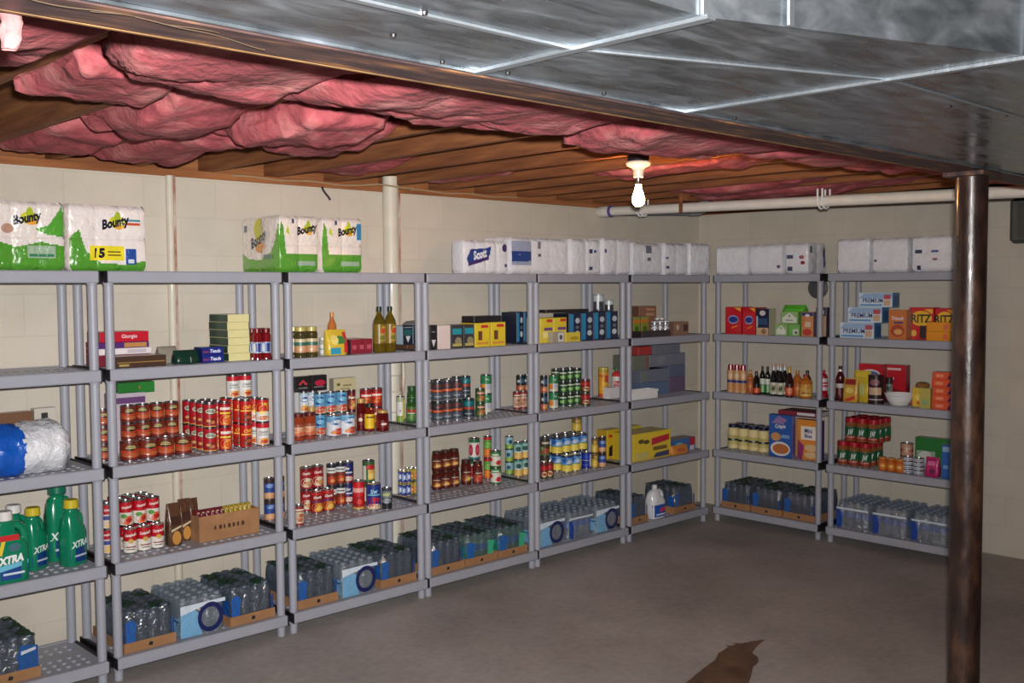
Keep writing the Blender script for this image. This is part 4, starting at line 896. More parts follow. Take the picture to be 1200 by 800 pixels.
# ------------------------------------------------------------------ placing goods on a shelf
SN = {4: 'top shelf', 3: 'second shelf', 2: 'middle shelf', 1: 'fourth shelf', 0: 'bottom shelf'}
class Shelf:
    def __init__(s, ri, k):
        s.ri, s.k = ri, k; s.right = ri >= 6; s.z = SH[k] + (.0006 if k == 4 else -.0034)
        s.where = '%s of %s' % (SN[k], RN[ri]) if k < 4 else 'on top of %s' % RN[ri]
        s.z0 = SH[k]
    def along(s, px, v, dz=0.0):
        """position along the shelf seen at picture column px, at depth v"""
        n = RT - F * ((px - 600) / FPX); z = s.z0 + dz
        if s.right: return (n.x * (XRF + v - CAM.x) + n.z * (z - CAM.z)) / n.y - CAM.y      # world y = -s
        return CAM.x - (n.y * (v - CAM.y) + n.z * (z - CAM.z)) / n.x
    def ends(s):
        x, w = RACKS_R[s.ri - 6] if s.right else RACKS[s.ri]
        return x, x + w
    def world(s, a, v, z): return (XRF + v, -a, z) if s.right else (a, v, z)
    def depth(s, px, py):
        """depth on the shelf surface seen at picture point"""
        d = F + RT * ((px - 600) / FPX) + UP * ((400 - py) / FPX); t = (s.z - CAM.z) / d.z; p = CAM + d * t
        return (p.x - XRF) if s.right else p.y
    def dist(s, px, v):
        a = s.along(px, v); p = Vector(s.world(a, v, s.z0)); return (p - CAM).dot(F)
    def rz(s): return -PI / 2 if s.right else 0
    def face_rz(s, a, v):
        """turn that points a label towards the middle of the room, where people stand"""
        p = s.world(a, v, 0); q = Vector((-.6 - p[0], -3.6 - p[1])); return math.atan2(q.x, -q.y)
    def grid(s, kind, desc, cat, px0, px1, y0, y1, n=1, rows=1, layers=1, v=None, name='food_can', dz=0.0, skip=(), group=None, jit=.25, d=None, h=None, note=None, hide_bottom=0):
        mid = (px0 + px1) / 2
        if v is None: v = min(max(s.depth(mid, y1), .05), .40)
        D = s.dist(mid, v)
        a0, a1 = s.along(px0, v), s.along(px1, v)
        g = abs(px1 - px0) / max(abs(a1 - a0), 1e-6) * D / FPX                      # foreshortening
        if d is None: d = abs(px1 - px0) * D / FPX / ((n - 1) * g + 1)
        H = h or (y1 - y0) * D / FPX / layers
        r = d / 2 * .97
        vc = v + d / 2
        ac = s.along(mid, vc)
        p = round_proto(name, kind, r, H)
        v = max(v, .032); vc = v + d / 2
        x0, x1 = s.ends(); ext = (n - 1) / 2 * d * 1.012 + r + .0008; mg = .0435 if v < .066 else .0165
        if 2 * ext < x1 - x0 - 2 * mg: ac = min(max(ac, x0 + mg + ext), x1 - mg - ext)
        for j in range(rows):
            for i in range(n):
                for l in range(layers):
                    if (i, j, l) in skip or (i, j, '*') in skip: continue
                    if l < hide_bottom and j > 0: continue
                    a = ac + (i - (n - 1) / 2) * d * 1.012 * (1 if a1 > a0 else -1)
                    vv = vc + j * d * 1.012
                    if s.k < 4 and vv + r > .4295: continue
                    if s.k < 4 and vv + r > .394 and (a - r < x0 + .042 or a + r > x1 - .042): continue
                    o = spawn(p, s.world(a, vv, s.z + dz + l * (H + .0004)), s.face_rz(a, vv) + R_.uniform(-jit, jit))
                    lab = desc
                    if n > 1: lab += ', %s from left' % ORD[i]
                    if rows > 1: lab += ', %s row' % ('front' if j == 0 else 'back' if j == rows - 1 else ORD[j])
                    if layers > 1: lab += ', %s layer' % ('top' if l == layers - 1 else 'bottom' if l == 0 else 'middle' if layers == 3 else ORD[l])
                    if note: lab += ', ' + note
                    lab += ', ' + s.where
                    tag(o, lab, cat, (group or (desc + 's on ' + s.where)) if n * rows * layers > 1 else None)
        return v, d, H
    def box(s, desc, cat, px0, px1, y0, y1, depth, front, side=None, top=None, dec=(), v=None, name='carton', dz=0.0, yaw=0.0, stack=1, decl=(), decr=(), group=None, names=None, gap=.0004, step=None, rough=.4, where=True):
        mid = (px0 + px1) / 2
        if v is None: v = min(max(s.depth(mid, y1), .03), .42)
        D = s.dist(mid, v); a0, a1 = s.along(px0, v), s.along(px1, v)
        w = abs(a1 - a0); H = (y1 - y0) * D / FPX / stack
        if s.k < 4: v = max(v, .032); depth = min(depth, .429 - v)
        x0, x1 = s.ends(); mg = .0435 if v < .066 or v + depth > .394 else .0165
        ac = (a0 + a1) / 2
        if w < x1 - x0 - 2 * mg: ac = min(max(ac, x0 + mg + w / 2 + .0045 * (stack > 1)), x1 - mg - w / 2 - .0045 * (stack > 1))
        p = box_proto(name, w, depth, H, front, side, top, dec, decl, decr, rough)
        for l in range(stack):
            a = ac + (R_.uniform(-.004, .004) if stack > 1 else 0)
            o = spawn(p, s.world(a, v, s.z + dz + l * (H + gap)), s.rz() + yaw)
            lab = desc
            if stack > 1: lab += ', %s in its stack' % ('topmost' if l == stack - 1 else 'lowest' if l == 0 else ORD[l] + ' from bottom')
            if where: lab += ', ' + s.where
            tag(o, lab, cat, (group or desc + 's on ' + s.where) if stack > 1 or group else None)
        return v, w, H
#%%SPECIAL
# ------------------------------------------------------------------ wrapped rolls, bottles in packs, jugs, bags
def gloss(c): return mat(c, .16, 0, .8, .04, .8, 38.)
class GB(MB):
    pass
def marks_gloss(b, dec, mp, W, H, OFF0=.0014):
    global paper
    keep = paper
    paper = lambda c, r=.4: gloss(c)
    b.marks(dec, mp, W, H, .2, .0007, OFF0)
    paper = keep
def pack_proto(name, w, d, h, nc, nr, nd, bul, wr, base, dec=(), decl=(), seed=0, decr=()):
    """rolls shrink-wrapped together: plan outline bulges over each roll, creased between layers"""
    b = MB(); nu = 64; nv = 52; ns = 40
    def inset(t):
        e = min(t, 1 - t) * h
        q = 0.02 * max(0, 1 - e / .03) ** 2
        if nr > 1:
            for k in range(1, nr): q += .007 * math.exp(-((t - k / nr) * h / .008) ** 2)
        return q
    def bulge(u, n): 
        c = (u * n) % 1.0
        return bul * (1 - (2 * c - 1) ** 2) ** .6 if 0 < u < 1 else 0.0
    def wob(x, y, z):
        P = Vector((x * 9 + seed * 7.7, y * 9, z * 9))
        return (noise.noise(P) * .8 + noise.noise(P * 2.6) * .5) * wr
    hw, hd = w / 2 - bul, d / 2 - bul
    def front(u, t, off=0.0):
        q = inset(t); z = h * t
        x = u * 2 * (hw - q * .6)
        y = -(bulge(u + .5, nc)) + q - off + wob(u * w, 0, z) + bul
        return (x, y, max(z, .0006))
    def back(u, t, off=0.0):
        q = inset(t)
        return (-u * 2 * (hw - q * .6), d - bul + bulge(u + .5, nc) - q + off + wob(u * w, 5, h * t), max(h * t, .0006))
    def left(u, t, off=0.0):
        q = inset(t)
        return (-hw - bulge(u + .5, nd) + q * .6 - off - wob(3, u * d, h * t), bul + (d - 2 * bul) * (.5 - u), max(h * t, .0006))
    def right(u, t, off=0.0):
        q = inset(t)
        return (hw + bulge(u + .5, nd) - q * .6 + off + wob(8, u * d, h * t), bul + (d - 2 * bul) * (.5 + u), max(h * t, .0006))
    m_ = gloss(base)
    def picker(ds):
        polys = [(q[1], gloss(q[2])) for q in ds if q[0] == 'p']
        def inside(P, x, y):
            c = False; j = len(P) - 1
            for i in range(len(P)):
                (xi, yi), (xj, yj) = P[i], P[j]
                if (yi > y) != (yj > y) and x < (xj - xi) * (y - yi) / (yj - yi) + xi: c = not c
                j = i
            return c
        def f(a, t):
            out = m_
            for P, mm in polys:
                if inside(P, a - .5, t): out = mm
            return out
        return f
    for fn, n, ds in ((front, nu, dec), (back, nu, ()), (left, ns, decl), (right, ns, decr)):
        b.grid(lambda a, t, fn=fn: fn(a - .5, t), n, nv, m_, True, picker(ds))
    dec = [q for q in dec if q[0] != 'p']; decl = [q for q in decl if q[0] != 'p']; decr = [q for q in decr if q[0] != 'p']
    b.grid(lambda a, c: ((a - .5) * 2 * (hw - .012), bul + .02 + (d - 2 * bul - .04) * c, h - .002 + wob(a * w, c * d, 3) * .6), 12, 10, m_)
    # rounded shoulder between side walls and top
    per = [front(-.5 + i / 24, 1) for i in range(24)] + [right(-.5 + i / 16, 1) for i in range(16)] + [back(-.5 + i / 24, 1) for i in range(24)] + [left(-.5 + i / 16, 1) for i in range(16)]
    cx = (0, d / 2)
    inn = [(p[0] * .8, cx[1] + (p[1] - cx[1]) * .8, h - .001) for p in per]; n = len(per)
    b.add(per + inn, [(i, (i + 1) % n, n + (i + 1) % n, n + i) for i in range(n)], m_, True)
    b.add(inn, [tuple(range(n))], m_)
    if dec: marks_gloss(b, dec, front, w, h, .003)
    if decl: marks_gloss(b, decl, left, d, h, .003)
    if decr: marks_gloss(b, decr, right, d, h, .003)
    return proto((name, b.mesh(name), None))
def put_pack(S, label, cat, group, px0, px1, y0, y1, depth, nc, nr, nd, bul, wr, base, dec=(), decl=(), v=.06, name='toilet_paper_pack', seed=0, yaw=0, dz=0, decr=()):
    mid = (px0 + px1) / 2; D = S.dist(mid, v); a0, a1 = S.along(px0, v), S.along(px1, v)
    w = abs(a1 - a0) * .985; h = (y1 - y0) * D / FPX
    p = pack_proto(name, w, depth, h, nc, nr, nd, bul, wr, base, dec, decl, seed, decr)
    o = spawn(p, S.world((a0 + a1) / 2, v, S.z + dz), S.rz() + yaw)
    tag(o, label, cat, group)
LEAF = (86, 156, 54); NAVYT = (24, 22, 40)
def bounty(u, w, h): return [('e', u + .02, w + .02, .11, h * .5, (206, 206, 50)), ('e', u + .03, w + .05, .05, h * .7, (170, 190, 50)), ('e', u + .05, w - h * .24, .08, h * .22, (232, 170, 60)), ('t', 'Bounty', u, w, h, NAVYT, .3, .22, .05, .8)]

# water: one bottle shape, packed in fours by sixes
def bottle_mesh():
    b = MB(); r = .0296
    b.lathe([(r * .8, .001), (r * .98, .006), (r, .014), (r * .95, .03), (r, .045), (r * .95, .06), (r, .075), (r, .125), (r * .98, .14), (r * .92, .155), (r * .74, .17), (r * .55, .178), (.0145, .182)], 14, BOTTLE)
    b.lathe([(.0148, .1822), (.0152, .183), (.0152, .194), (.0135, .1955), (.0005, .1955)], 12, mat((140, 150, 162), .25, 0, .4))
    return b.mesh('water_bottle')
WB = bottle_mesh()
def bottle_mesh2():
    b = MB(); r = .0296
    b.lathe([(r + .0004, .078), (r + .0004, .118)], 14, mat((40, 84, 160), .35, 0, .3, .1), cap=False)
    b.lathe([(r * .8, .001), (r * .98, .006), (r, .014), (r * .95, .03), (r, .045), (r * .95, .06), (r, .075), (r, .125), (r * .98, .14), (r * .92, .155), (r * .74, .17), (r * .55, .178), (.0145, .182)], 14, BOTTLE)
    b.lathe([(.0148, .1822), (.0152, .183), (.0152, .194), (.0135, .1955), (.0005, .1955)], 12, mat((130, 144, 166), .25, 0, .4))
    return b.mesh('water_bottle')
WB2 = bottle_mesh2()
FILM = film((236, 242, 248), .2, .12, 1.0, 40.); FILMB = FILM; FILMD = film((206, 214, 224), .13, .1, .9, 34.); FILMG = film((206, 236, 226), .14, .1, .9, 34.)
FT1 = film((150, 160, 172), .3, .1, .9, 34.); FT2 = film((70, 104, 84), .42, .12, .9, 34.)
_wp = {}
def water_proto(kind, nx=4, ny=6):
    if (kind, nx, ny) in _wp: return _wp[kind, nx, ny]
    p = .0605; w, d = nx * p, ny * p; h = .2035
    fm = {'tray': FILMD, 'bluetray': FILMD, 'ring': FILM, 'blue': FILM, 'green': FILMG}[kind]
    parts = [('water_pack', None, None)]
    for j in range(ny):
        for i in range(nx):
            parts.append(('water_bottle', WB2 if kind in ('blue', 'green') else WB, 0, ((i - (nx - 1) / 2) * p, .006 + (j + .5) * p, .003)))
    b = MB(); n = 64
    def outline(t, s):
        # rounded rectangle of the wrapped pack
        a = 2 * PI * t; ca, sa = math.cos(a), math.sin(a); k = (abs(ca) ** 9 + abs(sa) ** 9) ** (-1 / 9)
        x, y = (w / 2 + .004) * s * k * ca, d / 2 + .006 + (d / 2 + .004) * s * k * sa
        return x, y
    prof = [(.001, 1.0), (.03, 1.0), (.075, 1.0), (.125, 1.0), (.15, .995), (.168, .985), (.18, .972), (.187, .955)]
    def scal(x, y):
        # the film dips between neighbouring bottles
        cx = abs(((x + w / 2) / p) % 1 - .5) * 2; cy = abs(((y - .006) / p) % 1 - .5) * 2
        return (cx ** 2, cy ** 2)
    def ring(z, s):
        out = []
        for i in range(n):
            x, y = outline(i / n, s); q = noise.noise(Vector((x * 24, y * 24, z * 24))) * .002
            cx, cy = scal(x, y)
            dip = .006 * min(1, max(0, (z - .1) / .06))
            onx = abs(abs(x) - (w / 2 + .004) * s) < .006
            out.append((x + q * (1 if x > 0 else -1) - (math.copysign(dip * cy, x) if onx else 0), y + q + (0 if onx else (dip * cx if y < d / 2 else -dip * cx)), z))
        return out
    n = 4 * 4 * (nx + ny) // 2
    R = [ring(z, s) for z, s in prof]
    vs = [q for r_ in R for q in r_]; fs = []
    for j in range(len(prof) - 1):
        for i in range(n):
            fs.append((j * n + i, j * n + (i + 1) % n, (j + 1) * n + (i + 1) % n, (j + 1) * n + i))
    b.add(vs, fs, fm, True)
    def topz(a, c):
        x = (a - .5) * w * .97; y = .006 + d / 2 + (c - .5) * d * .97
        bx = ((x + w / 2) / p) % 1 - .5; by = ((y - .006) / p) % 1 - .5
        r_ = (bx * bx + by * by) ** .5
        z = .1985 - .014 * min(1, max(0, (r_ - .25) / .4)) ** 1.2
        return (x, y, z + noise.noise(Vector((x * 40, y * 40, 1))) * .003 + .001)
    b.grid(topz, nx * 8, ny * 8, fm, True, (lambda a, c: FT2 if noise.noise(Vector((a * 2.6 + nx, c * 3.4, ny + len(kind)))) > .12 else FT1) if kind in ('tray', 'green', 'bluetray') else None)
    def fmap(u, t, off=0):
        return (u * w, .0005 - off, .004 + .16 * t)
    def lmap(u, t, off=0):
        return (-w / 2 - .0055 - off, .006 + d / 2 - u * d, .004 + .16 * t)
    BLUEP = (34, 92, 168); LB = (120, 176, 216); NV = (20, 34, 92)
    if kind == 'bluetray':
        marks_gloss(b, [('p', [(.04, .05), (.5, .05), (.5, .9), (.2, .98), (.12, .7), (.16, .4)], (30, 84, 150)), ('p', [(.2, .7), (.46, .78), (.46, .86), (.2, .8)], (206, 214, 224))], fmap, w, .16)
    elif kind == 'tray':
        marks_gloss(b, [('p', [(-.5, .05), (-.3, .05), (-.31, .5), (-.27, .8), (-.36, .96), (-.5, .9)], BLUEP), ('p', [(.5, .3), (.44, .3), (.43, .7), (.5, .8)], (40, 70, 130))], fmap, w, .16)
        marks_gloss(b, [('r', .3, .06, .5, .8, BLUEP)], lmap, d, .16)
    elif kind == 'ring':
        marks_gloss(b, [('p', [(-.5, .0), (-.02, .0), (-.1, .3), (-.08, .66), (-.2, .84), (-.5, .74)], LB), ('p', [(-.5, .72), (-.2, .82), (.1, .92), (.5, .9), (.5, 1.02), (-.5, 1.0)], (214, 226, 238))], fmap, w, .16)
        # dark ring round the carry hole
        m2 = gloss(NV); q = 40; vs = []
        for i in range(q):
            a = 2 * PI * i / q
            for rr in (1.0, .68):
                vs.append(fmap(.16 + .29 * rr * math.cos(a) + .02 * (rr - 1), .5 + .47 * rr * math.sin(a), .0032))
        b.add(vs, [(2 * i, 2 * ((i + 1) % q), 2 * ((i + 1) % q) + 1, 2 * i + 1) for i in range(q)], m2, True)
        marks_gloss(b, [('r', -.5, .1, .5, .62, LB), ('r', -.5, .5, .5, .54, NV)], lmap, d, .16)
    elif kind == 'green':
        marks_gloss(b, [('p', [(-.5, .0), (-.2, .0), (-.26, .4), (-.2, .84), (-.5, .9)], (30, 96, 170)), ('p', [(.2, .02), (.46, .02), (.4, .5), (.46, .8), (.24, .86)], (60, 176, 130))], fmap, w, .16)
        marks_gloss(b, [('r', -.5, .1, .5, .7, (40, 130, 120))], lmap, d, .16)
    else:
        marks_gloss(b, [('p', [(-.5, .02), (-.34, .02), (-.3, .4), (-.38, .78), (-.5, .8)], (26, 70, 160)), ('r', -.5, .84, .5, .92, (206, 220, 232))], fmap, w, .16)
    parts.append(('shrink_wrap', b.mesh('shrink_wrap'), 0))
    if kind in ('tray', 'green', 'bluetray'):
        t = MB(); x0, x1, y0, y1 = -w / 2 - .0085, w / 2 + .0085, -.003, d + .015; hh = .05
        t.box(x0, x1, y0, y1, .0004, .0025, CARD, .0005)
        t.box(x0, x1, y0, y0 + .003, .0026, hh, CARD, .0006); t.box(x0, x1, y1 - .003, y1, .0026, hh, CARD, .0006)
        t.box(x0, x0 + .003, y0 + .0031, y1 - .0031, .0026, hh, CARD, .0006); t.box(x1 - .003, x1, y0 + .0031, y1 - .0031, .0026, hh, CARD, .0006)
        t.add([(-.012, y0 - .0006, .018), (.008, y0 - .0006, .014), (.014, y0 - .0006, .03), (-.004, y0 - .0006, .036)], [(0, 1, 2, 3)], BLACK)
        parts.append(('cardboard_tray', t.mesh('cardboard_tray'), 0))
    _wp[kind, nx, ny] = proto(*parts)
    return _wp[kind, nx, ny]
def put_water(S, kind, label, mid, v=.035, nx=4, ny=6, yaw=0.0, dz=0.0, a=None):
    p = water_proto(kind, nx, ny)
    a = S.along(mid, v) if a is None else a
    v = min(v, .05)
    if a is None:
        x0, x1 = S.ends(); a = S.along(mid, v); e_ = .0435 + nx * .03025 + .0095; a = min(max(a, x0 + e_), x1 - e_)
    o = spawn(p, S.world(a, v, S.z + dz), S.rz() + yaw)
    tag(o, label, 'water pack', 'shrink wrapped packs of water bottles')

def jug_proto(name, w, d, h, col, capc, dec=(), white=False, capr=.03, band=None):
    """moulded handle jug: rounded body, shoulder, side handle with an opening, screw cap"""
    b = MB(); m_ = mat(col, .22, 0, .5, .05)
    secs = [(.001, 0, .92, .92), (.02, 0, 1, 1), (.3, 0, 1, 1), (.5, 0, .98, .98), (.58, -.04, .9, .95), (.66, -.12, .72, .86), (.74, -.13, .66, .76), (.8, -.1, .6, .62), (.84, -.06, .46, .5), (.87, -.05, capr * 2 * .92 / w, capr * 2 * .92 / d)]
    n = 32; rings = []
    for t, cx, sw, sd in secs:
        ring = []
        p = 4.0 if t < .6 else 2.6
        for i in range(n):
            a = 2 * PI * i / n; ca, sa = math.cos(a), math.sin(a); k = (abs(ca) ** p + abs(sa) ** p) ** (-1 / p)
            ring.append((cx * w + w / 2 * sw * k * ca, d / 2 + d / 2 * sd * k * sa, h * t))
        rings.append(ring)
    vs = [q for r_ in rings for q in r_]
    fs = [(j * n + i, j * n + (i + 1) % n, (j + 1) * n + (i + 1) % n, (j + 1) * n + i) for j in range(len(secs) - 1) for i in range(n)]
    b.add(vs, fs, m_, True); b.add(rings[0], [tuple(reversed(range(n)))], m_); b.add(rings[-1], [tuple(range(n))], m_)
    hd = MB()
    hd.tube([(w * .06, d / 2, h * .80), (w * .26, d / 2, h * .785), (w * .38, d / 2, h * .73), (w * .43, d / 2, h * .64), (w * .42, d / 2, h * .55), (w * .40, d / 2, h * .47)], [w * .1, w * .11, w * .115, w * .115, w * .12, w * .13], m_, 14)
    cp = MB(); cz = h * .872
    cp.lathe([(capr, cz), (capr * 1.04, cz + .003), (capr * 1.0, h - .004), (capr * .9, h), (.0005, h)], 28, mat(capc, .35, 0, .2), cx=-.05 * w, cy=d / 2)
    def fmap(u, t, off=0):
        return (u * w, d / 2 - d / 2 * (1 - min(1, abs(u * 2)) ** 4 * .999) ** .25 - off - .0004, h * t)
    if dec: b.marks(dec, fmap, w, h, .25)
    if band: b.marks([('r', -.47, band[0], .47, band[1], band[2])], lambda u, t, o: (lambda q: (-q[0], d - q[1], q[2]))(fmap(u, t, o)), w, h, .25)
    return proto((name, b.mesh(name), None), ('handle', hd.mesh('handle'), 0), ('cap', cp.mesh('cap'), 0))

def pouch_proto(name, w, d, h, front, dec=(), rough=.3, flat=.18, seed=0):
    b = MB(); m_ = mat(front, rough, 0, .5, .06, .5, 40); n = 28
    rings = []
    prof = [(0.0008, .86, .9), (.03, .98, 1), (.3, 1, 1), (.6, .98, .82), (.85, .96, .4), (.93, .97, flat * .5), (1.0, .98, .05)]
    for t, sw, sd in prof:
        ring = []
        for i in range(n):
            a = 2 * PI * i / n; ca, sa = math.cos(a), math.sin(a); k = (abs(ca) ** 5 + abs(sa) ** 5) ** (-.2)
            q = noise.noise(Vector((ca * 3 + seed, sa * 3, t * 5))) * .004
            ring.append((w / 2 * sw * k * ca + q, d / 2 + (d / 2 * sd * k * sa) + q, h * t))
        rings.append(ring)
    b.add([q for r_ in rings for q in r_], [(j * n + i, j * n + (i + 1) % n, (j + 1) * n + (i + 1) % n, (j + 1) * n + i) for j in range(len(prof) - 1) for i in range(n)], m_, True)
    b.add(rings[0], [tuple(reversed(range(n)))], m_); b.add(rings[-1], [tuple(range(n))], m_)
    def fmap(u, t, off=0):
        sd = 1.0
        for (t0, _, s0), (t1, _, s1) in zip(prof, prof[1:]):
            if t0 <= t <= t1: sd = s0 + (s1 - s0) * (t - t0) / (t1 - t0)
        return (u * w * .9, d / 2 - d / 2 * sd * .995 - off - .0045, h * t)
    if dec: b.marks(dec, fmap, w, h, rough)
    return proto((name, b.mesh(name), None))
def put(S, p, label, cat, mid, v, dz=0, yaw=0, group=None, a=None):
    a = S.along(mid, v) if a is None else a
    o = spawn(p, S.world(a, v, S.z + dz), S.rz() + yaw)
    return tag(o, label, cat, group)
def sz(S, px0, px1, y0, y1, v):
    mid = (px0 + px1) / 2
    return abs(S.along(px1, v) - S.along(px0, v)), (y1 - y0) * S.dist(mid, v) / FPX, mid
#%%STOCK
# ================================================================== stock on the racks
S = {(r, k): Shelf(r, k) for r in range(8) for k in range(5)}
TOWEL = 'paper towel packs on top of the racks'; TISS = 'toilet roll packs on top of the racks'
# ---- paper towels and toilet rolls on top
PT = dict(name='paper_towel_pack')
put_pack(S[0, 4], 'paper towel pack with green base and leaf, leftmost on top of the racks', 'paper towels', TOWEL, -20, 79, 235, 316, .30, 3, 2, 3, .007, .004, (236, 228, 222),
    [('p', [(-.5, 0), (.5, 0), (.5, .36), (.2, .42), (-.1, .34), (-.5, .46)], LEAF), ('p', [(.12, .6), (.3, .66), (.49, .96), (.5, .5), (.3, .52)], (84, 164, 56)), ('r', .02, .18, .38, .36, (160, 186, 160)), ('r', .04, .2, .36, .24, (60, 130, 96)), ('e', -.22, .6, .08, .07, (190, 150, 130))] + bounty(.03, .74, .18), seed=1, **PT)
put_pack(S[1, 4], 'paper towel pack with yellow 15 panel, standing over first and second rack', 'paper towels', TOWEL, 80, 174, 239, 316, .30, 3, 2, 3, .007, .004, (238, 230, 226),
    [('p', [(-.5, 0), (.5, 0), (.5, .16), (.2, .1), (-.1, .12), (-.3, .3), (-.38, .62), (-.44, .56), (-.5, .5)], LEAF), ('r', -.25, .16, .2, .38, (240, 222, 50)), ('t', '15', -.12, .27, .15, NAVYT, .05, 0, .06), ('r', -.02, .28, .16, .3, (90, 84, 40)), ('r', -.02, .23, .16, .25, (90, 84, 40)), ('r', .22, .1, .36, .34, (40, 80, 160)), ('r', .25, .12, .33, .18, (214, 222, 236)), ('r', .24, .7, .42, .74, (206, 90, 60)), ('r', .24, .76, .42, .79, (70, 140, 160))] + bounty(.09, .72, .19), seed=2, **PT)
tw = [('p', [(-.5, 0), (.5, 0), (.5, .32), (-.34, .32), (-.4, .8), (-.46, .9), (-.5, .6)], LEAF), ('r', -.05, .12, .42, .2, (150, 176, 160)), ('p', [(-.34, .7), (-.24, .66), (-.3, .84)], (190, 206, 60)), ('r', -.2, .86, -.14, .94, (70, 80, 110))]
put_pack(S[2, 4], 'paper towel pack with green base and logo on its side, left of two together', 'paper towels', TOWEL, 327, 375, 252, 318, .40, 2, 2, 2, .007, .004, (238, 226, 218), tw + bounty(.2, .75, .19),
    [('p', [(-.5, 0), (.5, 0), (.5, .9), (.42, .6), (.3, .36), (0, .22), (-.3, .26), (-.5, .36)], (104, 170, 56)), ('r', -.42, .74, -.34, .86, (80, 90, 110)), ('r', .12, .24, .36, .32, (90, 130, 110)), ('e', -.02, .78, .1, .2, (196, 190, 60)), ('e', .02, .45, .12, .1, (222, 150, 70)), ('t', 'Bounty', .0, .58, .24, NAVYT, .4, .35, .04, .8)], seed=4, **PT)
put_pack(S[2, 4], 'paper towel pack with green base and blue corner, right of two together', 'paper towels', TOWEL, 377, 426, 254, 318, .26, 2, 2, 2, .007, .004, (238, 226, 218), tw + [('r', .36, .6, .49, .9, (60, 140, 180))] + bounty(.12, .75, .19), seed=5, **PT)
SB = (36, 66, 140); SP = (70, 44, 110)
def scott(u, w, h): return [('p', [(u - .3, w - .12), (u - .22, w + .16), (u + .12, w + .2), (u + .26, w + .26), (u + .22, w - .02), (u - .1, w - .28), (u - .26, w - .3)], SB), ('p', [(u - .26, w - .34), (u + .2, w - .14), (u + .2, w - .04), (u - .26, w - .24)], SP), ('t', 'Scott', u, w + .02, h, (236, 240, 246), .2, .2, .05, .75)]
WR = (234, 234, 240)
dots = [('r', .1, .6, .22, .72, (50, 60, 120)), ('r', .26, .62, .34, .7, (70, 80, 140)), ('r', .08, .12, .2, .22, (50, 60, 110))]
bar = [('r', -.1, .68, .1, .92, (110, 116, 130)), ('r', -.04, .44, .08, .54, (90, 70, 90))]
put_pack(S[3, 4], 'toilet roll pack with big blue and purple logo, leftmost of the toilet rolls', 'toilet rolls', TISS, 543, 596, 281, 320, .12, 4, 1, 1, .006, .003, WR, scott(-.14, .56, .28) + [('e', .43, .78, .06, .12, SP), ('r', .42, .2, .48, .3, (90, 90, 130))], seed=6)
put_pack(S[3, 4], 'toilet roll pack with pale blue side panel and dark blue band', 'toilet rolls', TISS, 598, 667, 279, 321, .28, 3, 1, 3, .006, .004, WR, [('r', -.49, .24, -.16, .9, (160, 170, 196)), ('r', -.49, .34, -.16, .62, SB), ('r', -.05, .7, .0, .9, (120, 124, 140)), ('r', -.05, .48, .0, .56, (90, 80, 110))], seed=7)
for i, (a, c, y0, y1, dec, lab) in enumerate([
    (669, 705, 281, 322, dots, 'white toilet roll pack with small blue marks, third from left along back wall'),
    (707, 740, 280, 322, [('r', -.48, .6, -.42, .7, (60, 70, 130))], 'plain white toilet roll pack, fourth from left along back wall'),
    (742, 777, 286, 323, bar, 'white toilet roll pack with grey barcode, fifth from left along back wall'),
    (779, 807, 287, 324, [('r', -.48, .2, -.34, .28, (60, 70, 120)), ('r', -.48, .5, -.38, .56, (90, 100, 150))], 'creased white toilet roll pack, sixth from left along back wall'),
    (809, 834, 288, 325, [], 'plain white toilet roll pack in the corner, last along back wall')]):
    put_pack(S[4 if i < 2 else 5, 4], lab, 'toilet rolls', TISS, a, c, y0, y1, .27, 2 if i in (0, 1, 3) else 1, 1, 3, .008, .006, WR, dec, seed=8 + i)
for i, (a, c, y0, y1, dec, lab) in enumerate([
    (838, 876, 288, 322, [], 'plain white toilet roll pack, first from the corner along right wall'),
    (878, 917, 287, 322, [('r', .36, .2, .46, .3, (90, 96, 120))], 'plain white toilet roll pack, second from the corner along right wall'),
    (919, 947, 285, 321, [('r', -.44, .5, -.14, .62, (70, 76, 110)), ('r', -.4, .1, -.16, .24, (60, 66, 100)), ('e', .25, .54, .12, .06, (180, 90, 100)), ('e', .3, .36, .1, .06, (150, 40, 60))], 'white toilet roll pack with red and blue marks, third from the corner along right wall'),
    (980, 1019, 282, 322, [], 'plain crumpled white toilet roll pack at the left end of the last rack'),
    (1021, 1064, 281, 321, [('r', -.46, .32, -.38, .38, (60, 60, 80))], 'plain white toilet roll pack in the middle on the last rack'),
    (1067, 1116, 278, 320, [('r', -.42, .52, -.24, .62, (60, 66, 100)), ('r', .0, .54, .18, .6, (70, 90, 160)), ('r', .04, .32, .16, .38, (140, 60, 90)), ('r', -.36, .06, -.26, .18, (50, 56, 90))], 'white toilet roll pack with small blue logos, beside the round post')]):
    put_pack(S[6 if i < 3 else 7, 4], lab, 'toilet rolls', TISS, a, c, y0, y1, .27, 1, 1, 2, .007, .006, WR, dec, seed=20 + i, decr=[('r', -.44, .68, -.3, .9, (120, 124, 140)), ('e', .34, .62, .06, .26, (40, 44, 110)), ('e', .34, .34, .05, .14, (46, 50, 116))] if i == 2 else ())

